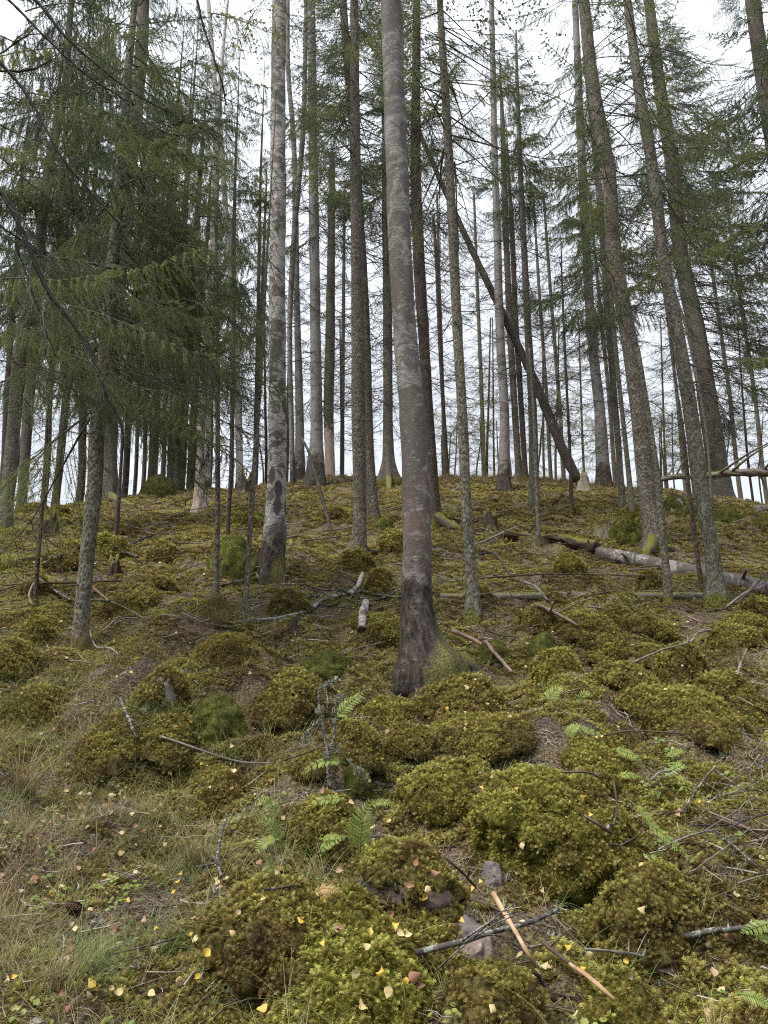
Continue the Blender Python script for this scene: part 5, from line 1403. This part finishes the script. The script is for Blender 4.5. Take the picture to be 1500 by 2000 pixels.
stump('decayed root plate at the left edge below the crest', 92, 1012, 1045, 34, 'rotten', .9)
stump('small hollow rotten stump right of the nearest left spruce', 222, 1098, 1125, 22, 'rotten', .7)
stump('grey broken stump lying like a slab beside the heart shaped boulder', 1175, 1032, 1052, 26, 'stump', .9)
stump('tiny dark mossy post below the white birch branch', 573, 1203, 1235, 13, 'rotten', .3)

# ------------------------------------------------------------------ sticks on the ground
K = 'sticks lying among the moss in front'
for lab, mt, pts, a, b, kn, lf in (
    ('reddish bare stick running from the big birch foot to the right', 'pink_stick', [(885, 1254), (925, 1272), (965, 1300), (1003, 1342)], 9, 7, 0, .04),
    ('orange split stick with a pale broken end at the bottom', 'pale_stick', [(967, 1822), (1000, 1885), (1030, 1945), (1052, 1985)], 11, 8, 0, .09),
    ('dark lower half of the orange split stick reaching the bottom edge', 'dark_stick', [(1045, 1968), (1065, 1990), (1090, 2030)], 9, 9, 0, .06),
    ('dark stick turning orange towards its lower end at the bottom right', 'brown_stick', [(1062, 1888), (1110, 1930), (1118, 1936)], 9, 8, 1, .07),
    ('orange lower end of the dark broken stick at the bottom right', 'pale_stick', [(1116, 1934), (1160, 1970), (1205, 2012)], 8, 9, 0, .07),
    ('thick dark stick crusted with white lichen crossing below the bare rock', 'lichen_stick', [(815, 1912), (900, 1892), (960, 1868), (1040, 1845), (1092, 1818)], 12, 9, 5, .06),
    ('thin grey twig forking off the lichen crusted stick', 'grey_stick', [(850, 1945), (890, 1910), (918, 1882)], 4, 3, 1, .05),
    ('brown stick with a pale tip leaning below the angular boulder', 'brown_stick', [(868, 1720), (905, 1750), (930, 1775), (950, 1797)], 6, 5, 0, .07),
    ('grey stick under the domed boulder with the pink patch', 'grey_stick', [(1150, 1930), (1205, 1937), (1268, 1934)], 6, 5, 2, .05),
    ('dark branch running from the domed boulder to the right edge', 'lichen_stick', [(1345, 1885), (1400, 1872), (1450, 1868), (1520, 1850)], 13, 10, 4, .06),
    ('white curved stick arching over the tangle on the right', 'grey_stick', [(1290, 1702), (1320, 1682), (1360, 1668), (1408, 1656)], 4, 3, 2, .06),
    ('brown stick with grey end poking from the right side of the largest boulder', 'brown_stick', [(1145, 1648), (1170, 1664), (1200, 1682)], 7, 6, 0, .10),
    ('thin dark stick standing up beside the largest boulder', 'dark_stick', [(1192, 1720), (1212, 1660), (1205, 1600)], 5, 4, 2, .10),
    ('thin dark twig between the largest boulder and the white curved stick', 'dark_stick', [(1195, 1722), (1240, 1698), (1272, 1668)], 4, 2, 1, .06),
    ('long thin whitish stick lying left of the dead lichened sapling', 'grey_stick', [(310, 1455), (350, 1468), (420, 1492), (470, 1505), (530, 1508)], 5, 3, 1, .04),
    ('lichen spotted stick leaning on the twin moss humps', 'lichen_stick', [(232, 1392), (245, 1430), (265, 1478)], 6, 6, 1, .05),
    ('white forked branch curving over the brown hummock on the right', 'grey_stick', [(1238, 1332), (1290, 1308), (1345, 1292), (1366, 1264), (1395, 1258)], 4, 4, 4, .08),
    ('thin brown stick in front of the long low boulder', 'brown_stick', [(1180, 1452), (1240, 1440), (1350, 1446)], 4, 3, 1, .03),
    ('lichen spotted twig propped at the right above the tangle', 'lichen_stick', [(1335, 1628), (1372, 1570), (1402, 1532)], 4, 4, 3, .07),
    ('pale lichened branch sloping through the tangle at the right edge', 'lichen_stick', [(1400, 1655), (1440, 1690), (1500, 1745)], 5, 5, 6, .06),
    ('dark twig crossing the tangle at the right edge', 'dark_stick', [(1360, 1650), (1430, 1642), (1510, 1620)], 5, 4, 4, .06),
    ('brown twig sloping down through the tangle', 'brown_stick', [(1400, 1622), (1450, 1640), (1500, 1650)], 6, 5, 2, .05),
    ('dark lichen knobbed dead stem standing crooked in the grass', 'lichen_stick', [(428, 1776), (420, 1740), (427, 1690), (440, 1640)], 7, 6, 2, .10),
    ('dark short stick left of the brown dry fern', 'dark_stick', [(515, 1762), (545, 1758), (575, 1752)], 6, 5, 0, .03),
    ('pale stick above the long grass in the left corner', 'brown_stick', [(20, 1715), (45, 1732), (70, 1745)], 5, 4, 0, .04),
    ('dark twig lying across the grass in the left foreground', 'dark_stick', [(200, 1900), (260, 1885), (340, 1865)], 3, 3, 1, .05),
    ('thin stick lying left of the dark lichened sapling foot', 'dark_stick', [(560, 1502), (600, 1490), (640, 1472)], 3, 2, 2, .04),
    ('straight brown pole lying above the level grey log', 'brown_stick', [(935, 1140), (1000, 1136), (1060, 1132), (1160, 1132), (1265, 1136)], 4, 3, 3, .05),
    ('white stick slanting up behind the slim spruce', 'grey_stick', [(932, 1073), (970, 1056), (1008, 1038)], 5, 4, 1, .06),
    ('dark bent stick sloping down to the level grey log', 'dark_stick', [(935, 1096), (962, 1090), (1000, 1136)], 4, 4, 2, .07),
    ('curved bleached stick in the hollow below the level grey log', 'grey_stick', [(1025, 1150), (1045, 1158), (1070, 1186)], 5, 4, 0, .06),
    ('torn reddish branch in the hollow below the level grey log', 'pink_stick', [(1050, 1198), (1070, 1208), (1100, 1222), (1130, 1240)], 10, 5, 3, .03),
    ('white curved stick at the foot of the dead red sapling', 'pink_stick', [(64, 1158), (54, 1180), (60, 1205)], 5, 4, 0, .06),
    ('pale straight stick left of the nearest left spruce, up the slope', 'grey_stick', [(80, 1118), (100, 1110), (118, 1100)], 5, 5, 0, .06),
    ('lichen covered branch sloping down to the nearest left spruce', 'lichen_stick', [(72, 1140), (105, 1165), (140, 1185)], 5, 5, 4, .05),
    ('long brown branch lying across the left slope', 'brown_stick', [(10, 1160), (70, 1158), (140, 1156), (235, 1152)], 4, 4, 3, .05),
    ('thin bent stick right of the nearest left spruce', 'pink_stick', [(180, 1160), (215, 1188), (250, 1205), (280, 1222)], 4, 3, 2, .05),
    ('white lichened stick right of the nearest left spruce, lying level', 'lichen_stick', [(170, 1190), (210, 1192), (290, 1195)], 4, 4, 3, .04),
    ('short bleached stick standing at the foot of the nearest left spruce', 'grey_stick', [(195, 1252), (212, 1236), (228, 1220)], 4, 3, 0, .07),
    ('grey twig forked below the nearest left spruce', 'grey_stick', [(172, 1232), (188, 1274), (215, 1276), (232, 1290)], 3, 3, 1, .04),
    ('dark broken stick in the middle of the left slope', 'dark_stick', [(222, 1080), (245, 1092), (268, 1100)], 8, 5, 1, .03),
    ('dark mossy stick sloping on the left slope above the broken one', 'dark_stick', [(250, 1072), (275, 1060), (300, 1050)], 6, 4, 1, .03),
    ('brown curved bough end at the left edge', 'pink_stick', [(-5, 1172), (30, 1162), (66, 1152)], 4, 3, 3, .05),
    ('thin stick left of the thin stem before the green boulder', 'brown_stick', [(340, 1190), (375, 1210), (400, 1222)], 3, 3, 1, .04),
    ('pale root like stick at the right edge beside the log end', 'grey_stick', [(1420, 1205), (1455, 1178), (1500, 1158)], 5, 3, 6, .08),
    ('dark twig tangle stick near the right edge below the birch log', 'dark_stick', [(1440, 1200), (1470, 1172), (1505, 1130)], 4, 3, 6, .10),
    ('bleached bent stick at the far right foreground edge', 'grey_stick', [(1445, 1345), (1450, 1320), (1462, 1290)], 5, 4, 2, .06),
    ('hooked grey stick below the right hand ferns', 'grey_stick', [(1275, 1550), (1290, 1535), (1315, 1530)], 5, 4, 0, .06),
    ('brown twig sloping below the hooked grey stick', 'brown_stick', [(1100, 1540), (1150, 1540), (1180, 1555)], 4, 3, 3, .06)):
    log('stick', lab, 'stick', mt, pts, a, b, lf, 8, None, K, kn, .12)
# curved thin branches hanging about in the right hand tangle, each lifted clear of the ground
for k in range(26):
    x0 = rng.uniform(1290, 1500); y0 = rng.uniform(1560, 1760); a = rng.uniform(-.9, .9); L = rng.uniform(60, 150)
    log('stick', beside(x0, y0, 'thin %s twig in the right edge tangle' % ('lichened', 'dark', 'brown', 'bleached grey')[k % 4]), 'stick', ('lichen_stick', 'dark_stick', 'brown_stick', 'grey_stick')[k % 4],
        [(x0 - L * .5, y0 - L * .5 * a), (x0, y0 + rng.uniform(-8, 8)), (x0 + L * .5, y0 + L * .5 * a)], rng.uniform(1.4, 3.), 1., rng.uniform(.02, .14), 6, None, 'twigs of the tangle at the right', 4, .1)
for k in range(40):
    x0 = rng.uniform(20, 1480); y0 = rng.uniform(985, 1290); a = rng.uniform(-.35, .35); L = rng.uniform(40, 120)
    log('stick', beside(x0, y0, 'thin %s dead stick fallen on the upper slope' % ('brown', 'dark', 'grey', 'reddish brown')[k % 4]), 'stick', ('brown_stick', 'dark_stick', 'grey_stick', 'pink_stick')[k % 4],
        [(x0 - L * .5, y0 - L * .5 * a), (x0, y0 + rng.uniform(-5, 5)), (x0 + L * .5, y0 + L * .5 * a)], rng.uniform(2, 4), 1.5, rng.uniform(.02, .10), 6, None, 'dead sticks on the upper slope', 3, .1)

# the small dead sapling crusted with lichen
def lichen_sapling():
    B = gp(645, 1545); d = depth(B)
    root = link('dead_sapling', None, None, tuple(B)); tag(root, 'small forked dead sapling crusted with white lichen among the hummocks', 'sapling', None)
    for nm, pts, a, b in (('stem', [(645, 1545), (640, 1500), (640, 1470), (635, 1440), (625, 1390), (622, 1350)], 8, 5), ('stem', [(642, 1480), (650, 1455), (655, 1410), (660, 1370), (668, 1355)], 6, 3),
                          ('branch', [(628, 1400), (612, 1420), (595, 1440), (600, 1452)], 5, 2), ('branch', [(624, 1352), (640, 1335), (660, 1330)], 4, 2), ('branch', [(650, 1450), (675, 1480), (700, 1505), (720, 1520)], 3, 1.5)):
        C = spline(np.array([at(x, y, B[1] - .02) for x, y in pts]), 24); kf = d / F / 2; r = np.linspace(a, b, 24) * kf
        s = link(nm, tube_mesh(nm, C, r, 8, M['lichen_stick'], lambda th, q: 1 + .2 * np.sin(q * 61 + th), a, B), root)
        n = int(a * 3); i = rng.integers(2, 23, n); N = rng.normal(0, 1, (n, 3)); N[:, 1] -= .6; N /= np.linalg.norm(N, axis=1, keepdims=True)
        tag(scatter('lichen', 'lichen', C[i] + N * r[i][:, None] * .8 - B, eulers(N, rng.uniform(0, 6, n)), rng.uniform(.5, 1.1, n), rng.uniform(.3, 1, n), s), None, None, None, 'stuff')
lichen_sapling()

# ------------------------------------------------------------------ ferns
def pinna_mesh(L, w, n=9):
    """one leaflet: toothed on both edges, slightly arched"""
    x = np.linspace(0, 1, n)
    V = []; T = []
    for i in range(n): V.append((x[i] * L, 0, .06 * L * math.sin(x[i] * 3)))
    for i in range(n - 1):
        h = w * math.sin(math.pi * (.16 + .80 * (i + .5) / n)) * (1 - .35 * x[i])
        for sg in (-1, 1):
            b = len(V); V.append(((x[i] + .10) * L + .35 * h, sg * h, -.05 * L + .05 * L * math.sin(x[i] * 3)))
            T.append((i, i + 1, b) if sg < 0 else (i + 1, i, b))
    return np.array(V), np.array(T)
_pv = [pinna_mesh(1., .17), pinna_mesh(1., .21), pinna_mesh(1., .14)]
PIN = {k: [mesh('leaflet', v, t, M[k], False) for v, t in _pv] for k in ('fern', 'fern_brown')}

def fern(label, fronds, mat='fern', group='ferns in the foreground'):
    """fronds: (pixels from the foot to the tip, width px, lift of the foot, lift of the tip)"""
    B = gp(*fronds[0][0][0]); root = link('fern', None, None, tuple(B)); tag(root, label, 'fern', group)
    for pts, w, l0, l1 in fronds:
        nP = len(pts); Y0 = min(top_of(x, y)[0][1] for x, y in pts)
        P = np.array([at(x, y, Y0 - .04 - .06 * i / nP) for i, (x, y) in enumerate(pts)])
        P[:, 2] = np.maximum(P[:, 2], H(P[:, 0], P[:, 1]) + .03)
        C = spline(P, 30); d = depth(C[0]); L = w * d / F / 2
        st = link('frond', tube_mesh('frond', C, np.linspace(.0028, .0010, 30), 5, M[mat], None, 0, B), root)
        up = np.array([0, -.55, .83])
        m = int(np.clip(np.linalg.norm(np.diff(C, axis=0), axis=1).sum() / (L * .24), 7, 20))
        for k in range(m):
            f = .14 + .84 * k / (m - 1); i = int(f * 29); T = C[min(29, i + 1)] - C[max(0, i - 1)]; T /= np.linalg.norm(T)
            side = np.cross(up, T); side /= np.linalg.norm(side); nr = np.cross(T, side)
            ll = L * math.sin(math.pi * (.20 + .76 * f)) ** .8 * rng.uniform(.9, 1.08) * (1.05 - .25 * f)
            for sg in (-1, 1):
                dv = side * sg * .9 + T * .42 - nr * rng.uniform(.0, .28); dv /= np.linalg.norm(dv)
                yv = np.cross(nr, dv); yv /= np.linalg.norm(yv); zv = np.cross(dv, yv)
                o = link('leaflet', PIN[mat][(k + (sg > 0)) % 3], st)
                o.matrix_local = __import__('mathutils').Matrix(((dv[0] * ll, yv[0] * ll, zv[0] * ll, C[i][0] - B[0]), (dv[1] * ll, yv[1] * ll, zv[1] * ll, C[i][1] - B[1]), (dv[2] * ll, yv[2] * ll, zv[2] * ll, C[i][2] - B[2]), (0, 0, 0, 1)))
fern('fern with one stiff upright frond beside the top of the lichened dead sapling', [([(650, 1408), (672, 1382), (695, 1362), (718, 1345)], 52, 0, 0)])
fern('fern arching to the left below the lichened dead sapling', [([(676, 1490), (645, 1484), (615, 1492), (586, 1512)], 36, 0, 0)])
fern('brightest fern, two broad fronds standing in front of the mossy hummock', [([(702, 1665), (704, 1630), (708, 1595), (722, 1562)], 62, 0, 0), ([(700, 1660), (694, 1625), (690, 1600), (684, 1585)], 40, 0, 0)])
fern('fern frond draped over the top of the fern covered hummock', [([(676, 1562), (645, 1558), (615, 1568), (592, 1592)], 34, 0, 0), ([(720, 1575), (740, 1565), (755, 1566), (772, 1576)], 30, 0, 0)])
fern('pale fern with drooping fronds in the grass left of the hummock', [([(548, 1600), (530, 1570), (515, 1560), (500, 1566)], 40, 0, 0), ([(552, 1650), (530, 1610), (512, 1600), (500, 1606)], 40, 0, 0), ([(545, 1640), (525, 1640), (510, 1650), (500, 1668)], 36, 0, 0), ([(540, 1720), (530, 1690), (520, 1670), (508, 1655)], 28, 0, 0)])
fern('small pale fern fronds low below the brightest fern', [([(618, 1668), (635, 1650), (655, 1640), (680, 1632)], 34, 0, 0), ([(625, 1640), (650, 1632), (668, 1640)], 24, 0, 0)])
fern('withered golden fern beside a red brown leaf', [([(608, 1745), (630, 1735), (648, 1736), (662, 1745)], 34, 0, 0), ([(630, 1728), (638, 1742), (632, 1760)], 24, 0, 0)], 'fern_brown')
fern('yellow green fern nodding to the right on the low cushion', [([(1195, 1462), (1220, 1468), (1240, 1478), (1256, 1494)], 36, 0, 0), ([(1205, 1518), (1220, 1512), (1240, 1514), (1258, 1520)], 28, 0, 0)])
fern('pale fern with stacked fronds near the brown hump on the right', [([(1290, 1512), (1310, 1505), (1330, 1495), (1346, 1500)], 32, 0, 0), ([(1300, 1480), (1315, 1470), (1330, 1466), (1344, 1470)], 26, 0, 0), ([(1300, 1496), (1318, 1492), (1335, 1484)], 24, 0, 0)])
fern('bright fern pointing down to the right beside the largest boulder', [([(1235, 1568), (1255, 1584), (1280, 1612), (1300, 1628)], 30, 0, 0), ([(1255, 1602), (1290, 1625), (1320, 1650), (1352, 1672)], 38, 0, 0)])
fern('fern at the right edge above the bottom corner', [([(1512, 1800), (1485, 1808), (1465, 1815), (1446, 1822)], 36, 0, 0), ([(1512, 1838), (1490, 1832), (1470, 1826)], 30, 0, 0)])
fern('fern leaving the frame at the bottom right corner', [([(1440, 1940), (1465, 1945), (1490, 1955), (1512, 1972)], 40, 0, 0)])
fern('pale feathery fern below the tall pointed stone', [([(1068, 1372), (1080, 1352), (1095, 1342), (1110, 1350)], 40, 0, 0), ([(1140, 1382), (1135, 1362), (1145, 1352), (1160, 1360)], 30, 0, 0), ([(1085, 1385), (1072, 1370), (1066, 1360)], 26, 0, 0)])
fern('pale green fern in the hollow left of the long low boulder', [([(1098, 1432), (1120, 1420), (1145, 1424), (1185, 1440)], 34, 0, 0), ([(1108, 1445), (1116, 1425), (1135, 1412)], 30, 0, 0)])
fern('small fern at the bottom beside the moss bank', [([(190, 2005), (205, 1992), (222, 1985)], 22, 0, 0)])

# ------------------------------------------------------------------ grass tussocks
def tussock(label, px, pb, h, n, green):
    B = gp(px, pb); d = depth(B); L = h * d / F
    mb = MB()
    for k in range(n):
        blade(mb, L * rng.uniform(.7, 1.5), .0042 if d < 8 else .006, rng.uniform(.05, .7), rng.uniform(.8, 2.2), rng.uniform(0, 6.3), rng.uniform(-.05, .05, 3) * (1, 1, 0), 6)
    V = np.concatenate(mb.V); z = H(V[:, 0] + B[0], V[:, 1] + B[1]) - B[2] + .01
    V[:, 2] = np.maximum(V[:, 2], z)
    root = link('grass_tussock', mesh('grass_tussock', V, np.concatenate(mb.T), M['tussock'], False), None, tuple(B)); tag(root, label, 'grass tussock', 'grass tussocks')
tussock('straw coloured grass tussock left of the thin stem', 425, 1228, 62, 120, 0)
tussock('green and straw tussock right of the thin stem below the birch branch', 535, 1252, 52, 110, 1)
tussock('green grass tuft above the straw coloured tussock', 422, 1182, 34, 60, 1)
tussock('tussock capping the mound behind the big birch', 735, 1140, 40, 80, 0)
tussock('green arching tussock at the right edge', 1452, 1310, 60, 110, 1)
tussock('drooping brown tussock behind the lichen knobbed stem', 385, 1700, 75, 170, 0)
tussock('small brown tussock below the lichen knobbed stem', 480, 1790, 60, 130, 0)
tussock('long leaved tussock at the left edge by the moss bank', 40, 1555, 120, 130, 1)
tussock('tall seeding grass at the left edge', 20, 1420, 120, 70, 0)
tussock('grass at the foot of the nearest left spruce', 150, 1275, 70, 70, 0)
tussock('brown tussock at the bottom left below the cone', 110, 1930, 60, 120, 0)

# ------------------------------------------------------------------ cone, fallen leaves
def cone(px, py):
    B = gp(px, py); root = link('spruce_cone', None, None, (B[0], B[1], B[2] + .035), (0, R(6), R(-32))); tag(root, 'brown spruce cone lying in the dry grass of the left foreground', 'cone')
    Lc = .105
    link('core', tube_mesh('core', np.stack([np.linspace(-Lc / 2, Lc / 2, 9), np.zeros(9), np.zeros(9)], -1), .006 + .011 * np.sin(np.linspace(.3, 2.9, 9)), 10, M['cone']), root)
    sv = np.array([(0, 0, 0), (.006, .007, .002), (.014, .006, .005), (.018, 0, .0065), (.014, -.006, .005), (.006, -.007, .002)])
    sm = mesh('scale', sv, np.array([(0, 1, 2), (0, 2, 3), (0, 3, 4), (0, 4, 5)]), M['cone'], True, {'bark': ('FLOAT_VECTOR', sv)})
    for k in range(96):
        f = k / 96.; a = k * 2.39996; x = -Lc / 2 + f * Lc * .97; r = .004 + .012 * math.sin(.3 + 2.6 * f)
        link('scale', sm, root, (x, r * math.cos(a), r * math.sin(a)), (a - math.pi / 2, 0, 0))
cone(140, 1788)

LF = {}
for mk in ('leaf_yellow', 'leaf_pale', 'leaf_pink', 'leaf_brown'):
    LF[mk] = []
    for k in range(4):
        v, t = leaf_shape(.052, .042, rng.uniform(-1.4, 2.0), rng.uniform(-.7, .9)); v[:, 2] += .004 * np.sin(v[:, 0] * 160 + k) * np.sin(v[:, 1] * 190)
        LF[mk].append(mesh('birch_leaf', v, t, M[mk], False))
LAB = {'leaf_yellow': ('golden yellow fallen birch leaf', 'fallen yellow birch leaves'), 'leaf_pale': ('pale cream fallen birch leaf', 'fallen cream birch leaves'),
       'leaf_pink': ('faded pinkish fallen leaf', 'fallen pinkish leaves'), 'leaf_brown': ('curled dark brown fallen leaf', 'fallen brown leaves')}
SPOT = {'leaf_yellow': [(103, 1760), (65, 1655), (43, 1653), (347, 1755), (350, 1738), (357, 1720), (253, 1776), (28, 1928), (1155, 1605), (1128, 1566), (947, 1550), (795, 1470), (904, 1402), (928, 1752), (776, 1826), (790, 1922), (520, 1985), (1388, 1566), (690, 1192), (258, 1322), (1393, 1180), (830, 1757), (645, 1675), (265, 1292), (1210, 1350), (1107, 1868), (1330, 1370)],
        'leaf_pale': [(124, 1748), (40, 1757), (175, 1790), (238, 1640), (330, 1663), (388, 1847), (300, 1955), (447, 1730), (432, 1738), (832, 1747), (800, 1846), (712, 1866), (1244, 1790), (1142, 1730), (1300, 1355), (1205, 1430), (232, 1329), (85, 1445), (162, 1560), (245, 1570), (260, 1600), (12, 1620), (755, 1945), (700, 1985), (1385, 1580), (1390, 1967), (1387, 1990), (490, 1322), (900, 1545), (1310, 1470), (655, 1332), (835, 1323), (913, 1350), (905, 1430), (680, 1845), (1025, 1660), (1178, 1450), (1150, 1868), (955, 1985), (160, 1605), (300, 1600), (210, 1505)],
        'leaf_pink': [(165, 1955), (148, 1815), (772, 1660), (762, 1435), (175, 1562), (115, 1468), (45, 1365), (655, 1835), (630, 1835), (1320, 1605), (1325, 1593), (945, 1625), (472, 1795), (1430, 1960), (330, 1600), (158, 1587), (345, 1645), (8, 1720), (445, 1925), (540, 1722)],
        'leaf_brown': [(205, 1585), (127, 1608), (265, 1625), (280, 1630), (118, 1610), (805, 1915), (810, 1935), (660, 1840), (940, 1522), (1155, 1520), (1128, 1510), (140, 1870), (135, 1985), (145, 1850), (615, 1715), (1270, 1640), (728, 1425), (1240, 1275)]}
def put_leaf(mk, px, py, r0=rng):
    p, n = top_of(px, py)
    n = n + r0.normal(0, .28, 3) + np.array([0, -.35, .3]); n = n / np.linalg.norm(n)
    e = eulers(n[None], np.array([r0.uniform(0, 6.3)]))[0]
    s = r0.uniform(.42, .74) * (1.25 if mk == 'leaf_brown' else 1.)
    o = link('birch_leaf' if mk != 'leaf_brown' else 'dead_leaf', LF[mk][r0.integers(4)], None, tuple(p + n * .03 + np.array([0, -.012, .012])), tuple(e), (s, s, s))
    tag(o, beside(px, py, LAB[mk][0]), 'leaf', LAB[mk][1])
for mk, L in SPOT.items():
    for x, y in L: put_leaf(mk, x, y)
for k in range(150):
    f = rng.uniform(0, 1); py = 1180 + 780 * f
    px = rng.uniform(5, 1495)
    put_leaf(('leaf_pale', 'leaf_yellow', 'leaf_pale', 'leaf_yellow', 'leaf_pink', 'leaf_brown', 'leaf_pale', 'leaf_brown')[k % 8], px, py)
